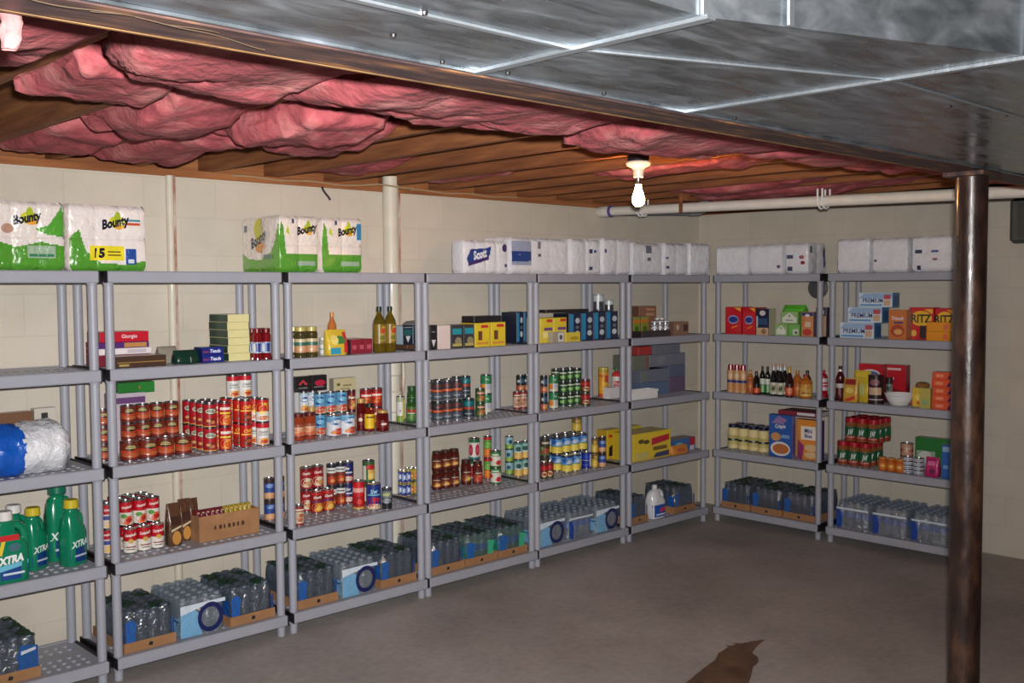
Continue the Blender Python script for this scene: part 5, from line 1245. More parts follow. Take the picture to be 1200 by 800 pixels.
# ---- first rack (left edge)
s = S[0, 2]
b = MB(); nu, nv = 44, 34
m1, m2 = mat((226, 228, 234), .16, 0, .9, .06, 1.0, 60), mat((20, 90, 190), .3, 0, .4, .05, .6, 30)
def bun(a, c):
    x = (a - .5) * .52; ang = 2 * PI * c
    e = min(1, min(a, 1 - a) / .08) ** .5
    P = Vector((x * 11, math.cos(ang) * 2.4, math.sin(ang) * 2.4))
    r = .122 * (.62 + .38 * e) * (1 + .10 * noise.noise(P) + .08 * noise.noise(P * 2.3) + .07 * noise.noise(P * 5))
    z = r * math.sin(ang); 
    return (x + .012 * noise.noise(P * 3), r * 1.15 * math.cos(ang), max(z + .108, .0008 + .003 * abs(noise.noise(P * 4))))
b.grid(bun, nu, nv, m1, True, lambda a, c: m2 if a < .60 + .05 * noise.noise(Vector((c * 14, 2, 3))) else m1)
b.add([bun(0, j / nv) for j in range(nv)], [tuple(range(nv))], m2); b.add([bun(1, j / nv) for j in range(nv)], [tuple(reversed(range(nv)))], m1)
tag(spawn(proto(('plastic_bag', b.mesh('plastic_bag'), None)), (-.425, .165, s.z), .0), 'crumpled white and blue plastic bag bundle lying on middle shelf of leftmost rack', 'plastic bag')
s.box('long flat brown carton behind the plastic bag', 'carton', -10, 40, 496, 560, .06, (120, 84, 60), v=.36)
s.box('pale carton with red stripe behind the plastic bag', 'carton', 42, 68, 490, 555, .05, (206, 200, 186), (190, 184, 170), dec=[('r', -.45, .5, .45, .66, (170, 40, 50)), ('r', -.2, .72, .1, .92, (50, 50, 54)), ('p', [(-.45, .3), (.45, .2), (.45, .3), (-.45, .42)], (190, 60, 66))], v=.36)
s = S[0, 1]
GRB = (14, 128, 92)
XT = [('p', [(-.46, .05), (.46, .05), (.46, .3), (-.46, .2)], (24, 70, 140)), ('p', [(-.46, .16), (.46, .24), (.46, .3), (-.46, .24)], (110, 190, 220)), ('t', 'XTRA', .02, .335, .115, (240, 244, 246), .25, .1, .06, .85), ('r', -.26, .6, .22, .68, (206, 44, 50)), ('p', [(-.3, .42), (-.22, .4), (-.12, .6), (-.22, .6)], (236, 206, 60)), ('e', .1, .5, .16, .06, (70, 110, 120)), ('r', -.2, .12, .34, .15, (210, 226, 240))]
XS = [('p', [(-.46, .06), (.46, .06), (.46, .3), (-.46, .26)], (24, 60, 128)), ('t', 'XTRA', .0, .34, .1, (236, 240, 244), .25, .08, .03, .85), ('r', -.3, .14, .3, .17, (190, 200, 220))]
def jug(s, label, px0, px1, y0, y1, v, capc, dec, yaw=0, k=1.0, d=None, cat='detergent bottle', col=GRB, name='detergent_bottle', capr=.032, group='green detergent bottles on the fourth shelf'):
    w, h, mid = sz(s, px0, px1, y0, y1, v)
    w *= k
    put(s, jug_proto(name, w, d or .1, h, col, capc, dec, capr=capr), label, cat, mid, v, yaw=yaw, group=group)
jug(s, 'green detergent bottle with white cap and full front label, frontmost at left edge', -10, 37, 606, 690, .03, (228, 226, 222), XT, d=.085)
jug(s, 'green detergent bottle with white cap, standing behind the frontmost one', 8, 38, 590, 664, .26, (226, 224, 222), XS, d=.085)
jug(s, 'green detergent bottle with yellow cap, turned sideways in the middle', 36, 64, 587, 660, .17, (206, 184, 44), XS, yaw=.5, d=.085)
jug(s, 'tall green detergent bottle without bright cap, behind the yellow capped ones', 59, 91, 566, 656, .25, (18, 110, 84), XS, d=.1, capr=.04)
jug(s, 'green detergent bottle with yellow cap, rightmost next to the rack post', 79, 111, 587, 664, .12, (206, 184, 44), XS, yaw=.45, d=.09, k=.92)
jug(s, 'green detergent bottle with dark green cap, cut by the left edge', -26, 6, 592, 668, .34, (12, 92, 74), XS, d=.085)
s = S[0, 0]
put_water(s, 'bluetray', 'water bottle pack with blue end on brown tray, bottom shelf of leftmost rack', 12, .05, 4, 6)

# ---- second rack
s = S[1, 3]
for (a, c, y0, y1, dp, fr, sd, dec, lab, dz) in [
    (112, 172, 419, 432, .16, (124, 30, 50), (130, 40, 56), [], 'dark red flat gift box, lowest of the pile', 0),
    (114, 176, 411, 418.5, .16, (232, 222, 226), (150, 40, 60), [('r', -.44, .2, .0, .8, (240, 232, 232)), ('r', .04, .2, .4, .8, (200, 190, 200))], 'white and pink flat box, third from top of the pile', None),
    (116, 175, 403.5, 410.5, .16, (88, 44, 120), (140, 40, 60), [('r', .0, .1, .46, .9, (196, 140, 80))], 'purple flat box with gold corner, in the pile', None),
    (118, 175, 391, 403, .16, (200, 24, 48), (130, 34, 44), [('t', 'Giorgio', .1, .5, .5, (240, 220, 220), 0, 0, .02)], 'red flat box with white lettering, topmost of the pile', None)]:
    v = .24
    if dz is None: dz = top_z
    _, w, H = s.box(lab, 'carton', a, c, y0, y1, dp, fr, sd, dec=dec, v=v, dz=dz, yaw=0); top_z = dz + H + .0005
s.box('low dark brown tin with gold edge below red boxes', 'tin', 136, 195, 417, 430, .11, (74, 52, 40), (60, 40, 34), (90, 66, 50), dec=[('r', -.48, .4, .48, .5, (150, 120, 70)), ('r', -.45, .1, -.25, .3, (170, 150, 90))], name='tin_box', v=.10)
put(s, pouch_proto('paper_bag', .10, .09, .085, (150, 146, 132), flat=.6, seed=2), 'crumpled grey paper bag lying behind the dark green bag', 'bag', 200, .22)
put(s, pouch_proto('foil_bag', .135, .08, .068, (20, 54, 44), [('r', .04, .1, .07, .5, (170, 180, 160))], flat=.7, seed=3), 'small dark green foil bag lying between tin and blue boxes', 'bag', 222, .12)
s.box('small blue box with white lettering', 'carton', 238, 263, 406, 424, .09, (26, 42, 130), (20, 34, 100), dec=[('t', 'Teads', .1, .5, .5, (214, 220, 240), .2, 0, .04), ('r', -.48, .3, -.2, .5, (150, 60, 90))], v=.11, stack=2, group='small blue boxes on second shelf')
s.box('dark green and cream box', 'carton', 268, 294, 366, 420, .20, (226, 218, 160), (24, 62, 48), (30, 70, 54), v=.12, stack=6, yaw=0.0, dec=[('r', .46, .0, .5, 1, (24, 70, 52))], group='dark green and cream boxes stacked six high')
s.grid('redsauce', 'red sauce jar, blue label', 'jar', 298, 320, 381, 418, n=2, rows=2, v=.075, name='glass_jar', jit=.1)

s = S[1, 2]
vA, dA, HA = s.grid('sauce', 'brown tomato can', 'food can', 142, 226, 514, 537, n=4, note='single front row')
s.grid('sauce', 'brown tomato can', 'food can', 139, 215, 470, 531, n=4, layers=3, v=vA + dA * 1.05, d=.074, group='brown tomato cans stacked three high', note='back pile')
s.grid('sauce', 'brown tomato can', 'food can', 100, 119, 470, 531, layers=3, v=vA + dA * 1.05, note='seen beside rack post')
v, d, H = s.grid('redbig', 'red bean can', 'food can', 238, 255, 473, 530, rows=4, layers=2)
s.grid('redfruit', 'red fruit can', 'food can', 256, 272, 474, 528, rows=4, layers=2, v=v, d=.068, h=H)
s.grid('chili', 'red chili can', 'food can', 280.5, 296.5, 472, 526, rows=4, layers=2, v=v, d=.068, h=H)
s.grid('whitelabel', 'white and red can', 'food can', 299, 317, 470, 523, rows=2, v=v, d=.074, h=H)
s.grid('yellowburst', 'red can, yellow burst', 'food can', 299, 317, 470, 523, rows=2, v=v, d=.074, h=H, dz=H + .0005, note='upper')
s.grid('whitelabel', 'white and red can', 'food can', 263.5, 299.5, 441, 467, n=2, v=v + .145, h=H * .98, d=.0715, dz=2 * H + .001, note='on top of others')
s.box('white and purple carton at the back', 'carton', 128, 172, 457, 528, .06, (196, 184, 196), (150, 120, 160), dec=[('r', -.5, .82, .5, .92, (110, 70, 120))], v=.385)
s.box('flat green box on the white carton', 'carton', 140, 183, 444, 456.5, .06, (40, 120, 50), (30, 90, 40), dec=[('e', .1, .5, .04, .2, (170, 120, 50)), ('r', .1, .0, .5, 1, (44, 130, 54))], v=.385, dz=.302)

s = S[1, 1]
v, d, H = s.grid('soup', 'red and white soup can', 'food can', 145, 193, 617, 646, n=3, note='front row')
s.grid('souppic', 'picture soup can', 'food can', 140, 189, 592, 640, n=3, rows=3, layers=2, v=v + d * 1.05, d=d, h=H)
s.grid('soupblue', 'blue banded soup can', 'food can', 117, 136, 592, 640, n=1, rows=2, layers=2, v=v + d * 1.05, d=d, h=H)
for i, (a, c, y0) in enumerate([(199, 215, 578), (212, 226, 577), (224, 235, 580)]):
    w, h, mid = sz(s, a, c, y0, 628 - i * 1.5, .16)
    put(s, pouch_proto('snack_pouch', w, .06, h, (88, 58, 40), [('e', 0, .2, .36, .16, (196, 140, 70)), ('r', -.4, .5, .4, .7, (66, 42, 32)), ('p', [(-.4, .34), (.4, .44), (.4, .48), (-.4, .4)], (206, 190, 160))], flat=.12, seed=10 + i),
        'brown snack pouch with golden picture, %s of three beside the open carton' % ('leftmost', 'middle', 'rightmost')[i], 'pouch', mid, .13 + .066 * i, group='brown snack pouches')
# open carton with packets
v = .10; w, h, mid = sz(s, 235, 305, 596, 626, v)
b = MB(); dp = .155; t = .004
b.box(-w / 2, w / 2, 0, t, .0005, h, CARD, .001); b.box(-w / 2, w / 2, dp - t, dp, .0005, h, CARD, .001)
b.box(-w / 2, -w / 2 + t, t + .0002, dp - t - .0002, .0005, h, CARD, .001); b.box(w / 2 - t, w / 2, t + .0002, dp - t - .0002, .0005, h, CARD, .001)
b.box(-w / 2 + t, w / 2 - t, t, dp - t, .0005, .004, CARD, .001)
for i, q in enumerate((.03, .05, .028, .045, .04, .034, .05)): b.marks([('r', -.26 + i * .075, .42, -.26 + i * .075 + q, .58, (70, 46, 34))], lambda u, tt, o: (u * w, -o, h * tt), w, h, .6)
o = put(s, proto(('cardboard_box', b.mesh('cardboard_box'), None)), 'open brown cardboard box full of snack packets beside the brown pouches', 'box', mid, v)
BXA = s.along(mid, v)
for i in range(12):
    col, nm = ((112, 32, 48), 'maroon') if i < 6 else ((176, 150, 50), 'mustard yellow')
    pw = (w - .02) / 12
    p = pouch_proto('snack_packet', pw * .9, dp * .82, h * 1.12, col, [('r', -.3, .9, .3, .94, (206, 190, 150))], flat=.8, seed=20 + i)
    put(s, p, '%s snack packet standing in the cardboard box, %s of six' % (nm, ORD[i % 6]), 'packet', mid, v + .02, dz=.0045, a=BXA - w / 2 + .01 + pw * (i + .5), group=nm + ' snack packets in the box')
s = S[1, 0]
put_water(s, 'tray', 'water pack with blue corner on brown tray, left on bottom shelf of second rack', 178, .06, a=RACKS[1][0] + 0.180)
put_water(s, 'ring', 'light blue water pack with dark ring, middle on bottom shelf of second rack', 233, .05, a=RACKS[1][0] + 0.457)
put_water(s, 'tray', 'water pack with blue corner on brown tray, right on bottom shelf of second rack', 290, .06, a=RACKS[1][0] + 0.734)

# ---- third rack
s = S[2, 3]
s.grid('pickle', 'pickle jar, green label', 'jar', 345, 373, 385, 421, n=2, rows=2, name='glass_jar')
s.grid('smallspread', 'small grey jar beside pickle jars', 'jar', 374, 382, 396, 417, name='glass_jar', v=.14)
s.grid('hotsauce', 'orange sauce bottle with tall neck', 'bottle', 384, 395, 367, 415, name='sauce_bottle', v=.24)
w, h, mid = sz(s, 385, 409, 388, 418, .09)
put(s, pouch_proto('candy_bag', w, .07, h, (222, 190, 60), [('r', -.45, .05, .1, .3, (60, 160, 190)), ('e', .1, .6, .3, .16, (60, 130, 70)), ('r', .28, .1, .46, .9, (200, 50, 60)), ('e', -.2, .6, .2, .2, (236, 220, 130))], flat=.3, seed=40), 'yellow and blue candy bag standing in front of the sauce bottle', 'bag', mid, .09)
for i in range(3): s.box('small dark red box, %s of three beside the oil bottles' % ORD[i], 'carton', 411.5 + i * 8.5, 419.5 + i * 8.5, 398, 415, .16, (140, 34, 52), (70, 30, 40), dec=[('r', -.3, .3, .3, .6, (190, 90, 110))], v=.12, group='small dark red boxes', where=False)
s.grid('oil', 'olive oil bottle', 'bottle', 437, 465, 361, 415, n=2, v=.08, name='oil_bottle')
s = S[2, 2]
v, d, H = s.grid('pasta', 'orange pasta sauce jar', 'jar', 342, 371, 484, 516, n=2, name='glass_jar')
s.grid('darkjar', 'dark red jar behind pasta sauce jars', 'jar', 360, 371, 470, 505, v=v + d * 1.1, name='glass_jar')
v, d, H = s.grid('fruitwhite', 'white fruit can', 'food can', 382, 417, 486, 511, n=2, note='front')
s.grid('fruitblue', 'blue fruit can', 'food can', 368, 408, 459, 506, n=3, layers=2, v=v + d * 1.05, h=H)
s.grid('fruitsoft', 'white and blue fruit can', 'food can', 352, 372, 461, 508, n=2, layers=2, v=v + d * 2.25, h=H, d=.06)
s.grid('beans', 'dark bean can', 'food can', 408, 417, 461, 503, layers=2, v=v + d * 1.3, h=H, d=.05)
s.grid('redorange', 'red and orange can', 'food can', 422, 449, 455, 500, n=2, layers=2, v=.27)
s.grid('darkjar', 'dark red jar, gold lid', 'jar', 418, 428.5, 468, 506, v=.175, name='glass_jar', note='beside yellow label')
s.grid('yellowjar', 'black lidded jar with yellow label', 'jar', 427, 439.5, 475, 508, v=.12, name='glass_jar')
s.grid('darkjar', 'small dark red jar, gold lid', 'jar', 441, 456, 484, 509, v=.06, name='glass_jar', note='frontmost')
s.box('tall white carton at the back', 'carton', 347, 384, 458, 505, .05, (206, 206, 204), v=.38)
hz = 47 * s.dist(366, .38) / FPX + .0006
for i, (a, c) in enumerate([(347, 365), (366, 384)]):
    s.box('black carton with red emblem, %s of two on the white carton' % ('left', 'right')[i], 'carton', a, c, 439, 457, .05, (40, 34, 36), dec=[('p', [(-.3, .5), (0, .8), (.3, .5), (.2, .4), (0, .6), (-.2, .4)], (196, 60, 70)) if i == 0 else ('e', .05, .5, .36, .2, (190, 40, 70)), ('r', -.3, .2, .3, .28, (130, 120, 120))], v=.385, dz=hz, group='black cartons with red emblem', where=False)
s.box('cream carton standing at the back', 'carton', 392, 418, 442, 500, .05, (206, 192, 150), (150, 144, 130), dec=[('e', -.3, .88, .08, .03, (110, 90, 60)), ('r', -.1, .84, .3, .87, (140, 126, 90)), ('r', -.2, .78, .2, .8, (140, 126, 90))], v=.38)
s = S[2, 1]
v, d, H = s.grid('veg', 'red vegetable can', 'food can', 363, 392, 575, 601, n=2, note='front')
s.grid('vegcream', 'red and cream can', 'food can', 352, 380, 545, 596, n=2, layers=2, v=v + d * 1.1, h=H)
s.grid('whitetop', 'white banded brown can', 'food can', 382, 407, 548, 597, n=2, layers=2, v=v + d * 1.03, h=H, d=d * .82)
s.grid('bigblue', 'large blue can', 'food can', 399, 417, 541, 590, layers=2, v=.352, d=.074)
s.grid('tomato', 'red tomato can', 'food can', 413, 428, 562, 596, v=.16)
s.grid('tallgreen', 'tall green and red can', 'food can', 425, 440, 537, 588, layers=2, v=.25)
s.grid('pie', 'dark blue cherry can', 'food can', 429, 447, 567, 598, v=.09)
s.grid('blackyellow', 'small dark can with yellow lettering', 'food can', 447.5, 460, 574, 599, v=.055)
s.grid('refried', 'small brown labelled can at front left', 'food can', 344, 357, 588, 612, v=.06)
s.grid('bluepeach', 'blue peach can', 'food can', 297, 322, 560, 610, n=2, layers=2, v=.29)
s = S[2, 0]
put_water(s, 'tray', 'water pack on brown tray, left on bottom shelf of third rack', 366, .07, a=RACKS[2][0] + 0.180)
put_water(s, 'ring', 'light blue water pack with dark ring, middle on bottom shelf of third rack', 418, .045, a=RACKS[2][0] + 0.457)
put_water(s, 'tray', 'water pack on brown tray, right on bottom shelf of third rack', 464, .07, a=RACKS[2][0] + 0.734)

# ---- fourth rack
s = S[3, 3]
v, w, H = s.box('brown tray under the black tea boxes at the left end', 'tray', 472, 497, 402.5, 407.5, .14, (96, 66, 50), v=.255, name='carton_tray')
for i, (a, c) in enumerate([(472.5, 484), (484.6, 496)]):
    s.box('black tea box with teal panel, %s of two' % ('left', 'right')[i], 'carton', a, c, 380, 402, .13, (34, 40, 52), (160, 186, 200), (40, 40, 50), dec=[('r', -.4, .5, .4, .82, (40, 96, 104)), ('p', [(-.25, .46), (.25, .46), (.0, .1)], (214, 214, 220)), ('r', -.4, .9, .4, .95, (150, 160, 170))], v=.26, dz=H + .0006, group='black tea boxes')
b = MB(); b.lathe([(.07, .0005), (.075, .004), (.07, .012), (.05, .024), (.0005, .03)], 28, mat((130, 126, 132), .4, .2))
put(s, proto(('pot_lid', b.mesh('pot_lid'), None)), 'round grey lid lying on the black tea boxes', 'lid', 486, .325, dz=H + .0016 + 22 * s.dist(484, .26) / FPX)
TEA = [('r', -.4, .6, .4, .86, (40, 150, 170)), ('e', .1, .3, .3, .18, (150, 140, 110)), ('r', -.4, .08, .4, .2, (190, 176, 100))]
s.box('narrow black box with white heart shape', 'carton', 504, 512.5, 379, 408, .14, (36, 34, 40), (40, 40, 46), dec=[('p', [(-.3, .4), (.3, .4), (0, .1)], (220, 216, 220)), ('r', -.3, .7, .2, .76, (120, 120, 130))], v=.08)
s.box('plain pinkish white box', 'carton', 513.5, 528, 379, 407, .14, (226, 210, 206), (206, 196, 190), v=.08)
for i, (a, c) in enumerate([(529, 542.5), (543.5, 556)]):
    s.box('grey black box with teal top, %s of two' % ('left', 'right')[i], 'carton', a, c, 378, 405, .14, (60, 58, 62), (44, 44, 50), dec=TEA, v=.09, group='grey black boxes with teal tops')
YB_ = [('r', -.3, .28, -.02, .66, (110, 70, 40)), ('r', -.1, .8, .4, .92, (206, 50, 50)), ('r', -.4, .1, .4, .2, (222, 150, 70))]
for i, (a, c) in enumerate([(557, 574), (575.5, 592.5)]):
    v, w, H = s.box('yellow box with brown picture, %s of two' % ('left', 'right')[i], 'carton', a, c, 376, 404, .14, (232, 204, 50), (206, 176, 40), dec=YB_, v=.08, group='yellow boxes with brown pictures')
s.box('flat black box lying on the yellow boxes', 'carton', 556, 588, 368, 375.5, .12, (36, 34, 38), v=.10, dz=H + .001, where=False)
NB = [('r', -.46, .04, -.12, .98, (44, 136, 186)), ('e', .2, .28, .2, .1, (206, 210, 218)), ('e', .22, .74, .2, .1, (196, 200, 210)), ('e', .2, .5, .16, .06, (110, 116, 130))]
s = S[3, 2]
s.grid('whiteolive', 'white labelled olive can at the left end', 'food can', 462, 472.5, 462, 493, v=.30)
s.grid('olivejar', 'green olive jar', 'jar', 476, 489, 466, 494, name='glass_jar', v=.24)
s.grid('olivejar', 'tall green olive jar', 'jar', 477, 489, 448, 488, n=1, name='glass_jar', v=.335, note='behind')
v, d, H = s.grid('blackband', 'black banded can', 'food can', 506, 543, 446, 494, n=3, layers=2, rows=2)
s.grid('tealband', 'black and teal can, single beside the banded stack', 'food can', 543.5, 555.5, 468, 493, v=v, d=d, h=H)
s.grid('tealband', 'black and teal can', 'food can', 530, 551, 445, 490, n=2, layers=2, v=v + 2.1 * d, d=d * .95, h=H)
s.grid('greenpic', 'green picture can', 'food can', 557, 569, 453, 486, layers=2, v=v + .02)
s.grid('tallveg', 'tall green topped can', 'food can', 563, 577, 437, 482, layers=2, v=.27)
s = S[3, 1]
s.grid('smallblue', 'small blue can', 'food can', 463, 475, 551, 582, n=2, rows=2, layers=2, v=.27)
s.grid('smallyellow', 'small yellow can', 'food can', 478.5, 490.5, 550, 582, n=2, rows=2, layers=2, v=.27)
v, d, H = s.grid('browned', 'dark brown jar', 'jar', 506, 539, 528, 573, n=3, layers=2, name='glass_jar')
s.grid('browned', 'brown jar with golden picture, standing alone in front', 'jar', 540, 552.5, 545, 575, name='glass_jar', v=v - .01)
s.grid('brownorange', 'brown jar with orange picture, right of the golden one', 'jar', 553.5, 566, 545, 572, name='glass_jar', v=v - .04)
s.grid('chiliwhite', 'white can, two red peppers', 'food can', 547, 565, 519, 569, layers=2, v=.345, d=.08)
s.grid('peascarrot', 'green and orange can', 'food can', 566.5, 577, 512, 562, layers=2, v=.34)
s.grid('tomatowhite', 'white can, green top', 'food can', 574, 588, 522, 561, layers=2, v=.16)
s = S[3, 0]
put_water(s, 'tray', 'water pack with blue corner on tray, left on bottom shelf of fourth rack', 526, .07, a=RACKS[3][0] + 0.180)
put_water(s, 'green', 'water pack with blue and green panels, middle on bottom shelf of fourth rack', 567, .055, a=RACKS[3][0] + 0.457)
put_water(s, 'green', 'water pack with blue and green panels, right on bottom shelf of fourth rack', 606, .06, a=RACKS[3][0] + 0.734)

# ---- fifth rack
s = S[4, 3]
for i, (a, c) in enumerate([(600, 607.5), (614, 620)]):
    s.box('dark blue box at back left, %s of two' % ('left', 'right')[i], 'carton', a, c, 366, 402, .15, (30, 42, 70), (26, 34, 56), dec=NB, v=.25, group='dark blue boxes at the back of the fifth rack')
for i, (a, c) in enumerate([(633, 648), (649, 664)]):
    s.box('yellow box with red corner, %s of two' % ('left', 'right')[i], 'carton', a, c, 369, 398, .13, (232, 208, 60), (206, 180, 50), dec=[('r', -.2, .5, .46, .62, (120, 80, 140)), ('r', .0, .84, .46, .96, (206, 60, 50)), ('r', -.3, .2, .3, .46, (240, 226, 150))], v=.085, group='yellow boxes on the fifth rack')
s.box('small grey and white carton', 'carton', 647, 661, 387, 400, .04, (170, 160, 140), dec=[('r', .0, .1, .46, .9, (222, 222, 226)), ('e', .24, .5, .14, .24, (90, 90, 100))], v=.036)
s.box('small yellow carton', 'carton', 663, 680, 388, 399.5, .033, (226, 200, 70), dec=[('e', .1, .4, .3, .2, (190, 160, 40))], v=.033)
HB = 0
for i, (a, c) in enumerate([(667, 680.6), (681.2, 695), (695.6, 709.4), (710, 724)]):
    v, w, HB = s.box('dark blue box with blue stripe, %s of four' % ORD[i], 'carton', a, c, 363, 396, .15, (30, 40, 66), (22, 26, 44), (30, 28, 34), dec=NB, v=.07, group='dark blue boxes on the fifth rack')
s.box('thin flat black box lying across yellow and dark blue boxes', 'carton', 640, 690, 361, 364, .1, (36, 32, 36), v=.17, dz=HB + .0008, where=False)
s.grid('glassbig', 'dark can with silver top and bright stripe', 'canister', 695, 708, 341, 361, v=.13, dz=HB + .0008, name='canister')
s.grid('glassbig', 'shorter dark can with bright stripe', 'canister', 710, 721, 349, 362, v=.11, dz=HB + .0008, name='canister')
s = S[4, 2]
s.grid('refried', 'red and cream can', 'food can', 602, 617, 456, 477, n=2, v=.26, d=.058)
s.grid('darkveg', 'dark blue green can', 'food can', 606, 622, 435, 473, n=2, layers=2, v=.33, d=.064)
s.grid('darkveg', 'dark orange can', 'food can', 633, 642, 432, 473, layers=2, v=.10)
s.grid('tallveg', 'tall green topped can', 'food can', 643, 654.5, 432, 471, layers=2, v=.12)
v, d, H = s.grid('greenbean', 'green bean can', 'food can', 654.5, 682, 426, 469, n=3, layers=3, rows=2, v=.17)
s.grid('redbean', 'red bean can', 'food can', 680, 692, 438, 469, layers=2, v=.07)
s = S[4, 1]
s.grid('beanlight', 'light blue bean can', 'food can', 592, 602, 507, 552, layers=3, v=.345, d=.06)
s.grid('cornlight', 'light green corn can', 'food can', 602, 621, 516, 556, n=2, layers=2, v=.25, d=.066)
v, d, H = s.grid('pinelabel', 'blue and yellow can', 'food can', 657, 681, 527, 547, n=2, note='front', v=.12)
s.grid('bluecan', 'dark blue can', 'food can', 682.5, 692, 527, 548, v=v - .0, h=H, d=d * .9)
s.grid('pinelabel', 'blue and yellow can', 'food can', 644, 691, 503, 545, n=4, layers=2, rows=2, v=v + 1.05 * d, h=H, d=d, note=None)
s.grid('yellowfruit', 'brown and yellow can topmost of the blue ones', 'food can', 671, 681, 488, 502, v=v + 2.1 * d, h=H * .9, d=d * .9, dz=2 * H + .0012)
s.grid('darkfruit', 'dark green fruit can', 'food can', 632.5, 645, 505, 549, layers=2, v=.17)
s.grid('redbean', 'small red and green can', 'food can', 633, 649, 534, 554, n=2, v=.055, d=.055)
s.grid('yellowfruit', 'yellow fruit can', 'food can', 693, 701, 507, 542, layers=2, v=.11)
s.grid('bluepeach', 'blue peach can', 'food can', 701, 710.5, 507, 543, layers=2, v=.08)
s = S[4, 0]
put_water(s, 'ring', 'light blue water pack with dark ring, left on bottom shelf of fifth rack', 646, .06, a=RACKS[4][0] + 0.175)
put_water(s, 'blue', 'light blue wrapped water pack, middle on bottom shelf of fifth rack', 683, .12, a=RACKS[4][0] + 0.460)
put_water(s, 'ring', 'light blue water pack with dark ring, right on bottom shelf of fifth rack', 716, .05, a=RACKS[4][0] + 0.742)

# ---- sixth rack (corner)
s = S[5, 3]
v, w, H = s.box('brown striped carton at the back', 'carton', 749, 769, 356, 390, .1, (150, 100, 76), (110, 76, 60), dec=[('r', -.1, .66, .4, .76, (196, 150, 120)), ('r', -.1, .84, .4, .92, (196, 150, 120))], v=.30)
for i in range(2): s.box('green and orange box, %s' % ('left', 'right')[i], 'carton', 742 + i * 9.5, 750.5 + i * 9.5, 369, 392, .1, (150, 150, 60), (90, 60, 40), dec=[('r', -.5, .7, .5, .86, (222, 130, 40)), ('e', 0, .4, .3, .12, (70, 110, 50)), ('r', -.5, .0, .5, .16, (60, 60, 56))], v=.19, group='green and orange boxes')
v, w, HT = s.box('long dark tray of grey jars', 'tray', 752, 786, 385, 392, .14, (46, 36, 40), v=.04, name='carton_tray')
s.grid('silverjar', 'small silver jar', 'jar', 762, 785, 373, 384, n=3, v=.055, dz=HT + .0006, name='glass_jar')
s.grid('silverjar', 'silver jar', 'jar', 766, 780, 370, 384, n=2, v=.124, dz=HT + .0006, name='glass_jar', note='behind')
for i, (a, c) in enumerate([(790, 798), (799, 807)]): s.box('brown box with dark label, %s of two' % ('left', 'right')[i], 'carton', a, c, 375, 391, .12, (140, 110, 84), (120, 90, 70), dec=[('r', -.3, .3, .4, .8, (60, 40, 40)) if i else ('e', 0, .6, .2, .2, (200, 196, 180))], v=.05, group='brown boxes with dark labels')
s = S[5, 2]
s.grid('canister', 'yellow orange canister with gold lid', 'canister', 700, 714, 429, 464, name='canister', v=.345, d=.08)
s.grid('mustard', 'white and red bottle with green cap', 'bottle', 716, 729, 430, 463, name='squeeze_bottle', v=.33, d=.075)
s.box('low white box in front of the green capped bottle', 'carton', 713, 728.5, 454, 467 , .05, (222, 220, 222), v=.255)
BG = (104, 112, 140)
def sbox(lab, a, c, y0, y1, col, dz, v=.2, dp=.2, side=None, dec=()):
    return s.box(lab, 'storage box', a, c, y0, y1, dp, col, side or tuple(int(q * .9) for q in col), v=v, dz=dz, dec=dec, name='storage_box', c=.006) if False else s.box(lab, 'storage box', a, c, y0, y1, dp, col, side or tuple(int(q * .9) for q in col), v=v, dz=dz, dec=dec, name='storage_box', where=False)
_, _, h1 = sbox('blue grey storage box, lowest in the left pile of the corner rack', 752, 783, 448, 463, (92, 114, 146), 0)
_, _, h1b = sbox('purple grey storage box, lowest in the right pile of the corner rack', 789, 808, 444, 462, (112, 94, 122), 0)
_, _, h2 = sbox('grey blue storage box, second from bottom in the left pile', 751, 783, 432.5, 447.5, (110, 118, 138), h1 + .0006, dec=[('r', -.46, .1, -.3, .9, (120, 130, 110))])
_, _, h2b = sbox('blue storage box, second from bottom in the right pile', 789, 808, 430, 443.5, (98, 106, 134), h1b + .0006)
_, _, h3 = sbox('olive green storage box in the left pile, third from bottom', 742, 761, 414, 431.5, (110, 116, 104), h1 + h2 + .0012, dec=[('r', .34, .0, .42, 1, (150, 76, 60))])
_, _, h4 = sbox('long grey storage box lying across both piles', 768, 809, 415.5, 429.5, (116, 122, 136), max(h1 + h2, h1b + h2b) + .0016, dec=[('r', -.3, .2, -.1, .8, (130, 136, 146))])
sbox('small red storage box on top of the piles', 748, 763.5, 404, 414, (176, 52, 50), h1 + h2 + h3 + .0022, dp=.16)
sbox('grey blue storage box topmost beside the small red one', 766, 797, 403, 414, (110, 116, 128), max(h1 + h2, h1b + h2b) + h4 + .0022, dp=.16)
v = .045; w, h, mid = sz(s, 741, 771, 457, 468, v)
b = MB(); dp = .1; t = .004
for q in ((-w / 2, w / 2, 0, t), (-w / 2, w / 2, dp - t, dp), (-w / 2, -w / 2 + t, t, dp - t), (w / 2 - t, w / 2, t, dp - t)): b.box(*q, .0005, h, WHITEP, .001)
b.box(-w / 2 - .004, w / 2 + .004, -.004, 0, h * .8, h, WHITEP, .001); b.box(-w / 2, w / 2, 0, dp, .0005, .004, WHITEP, .001)
put(s, proto(('white_tray', b.mesh('white_tray'), None)), 'white plastic tray standing in front of the storage boxes', 'tray', mid, v)
s = S[5, 1]
s.box('yellow cereal carton with dark window', 'carton', 711.5, 728, 505, 539, .1, (222, 186, 40), (200, 160, 40), (206, 180, 60), dec=[('p', [(-.4, .1), (.5, .05), (.5, .6), (-.1, .5), (-.36, .4)], (52, 40, 34)), ('r', -.4, .74, .3, .84, (206, 70, 40)), ('e', .1, .2, .2, .1, (176, 150, 60))], v=.29)
YW = (226, 196, 50)
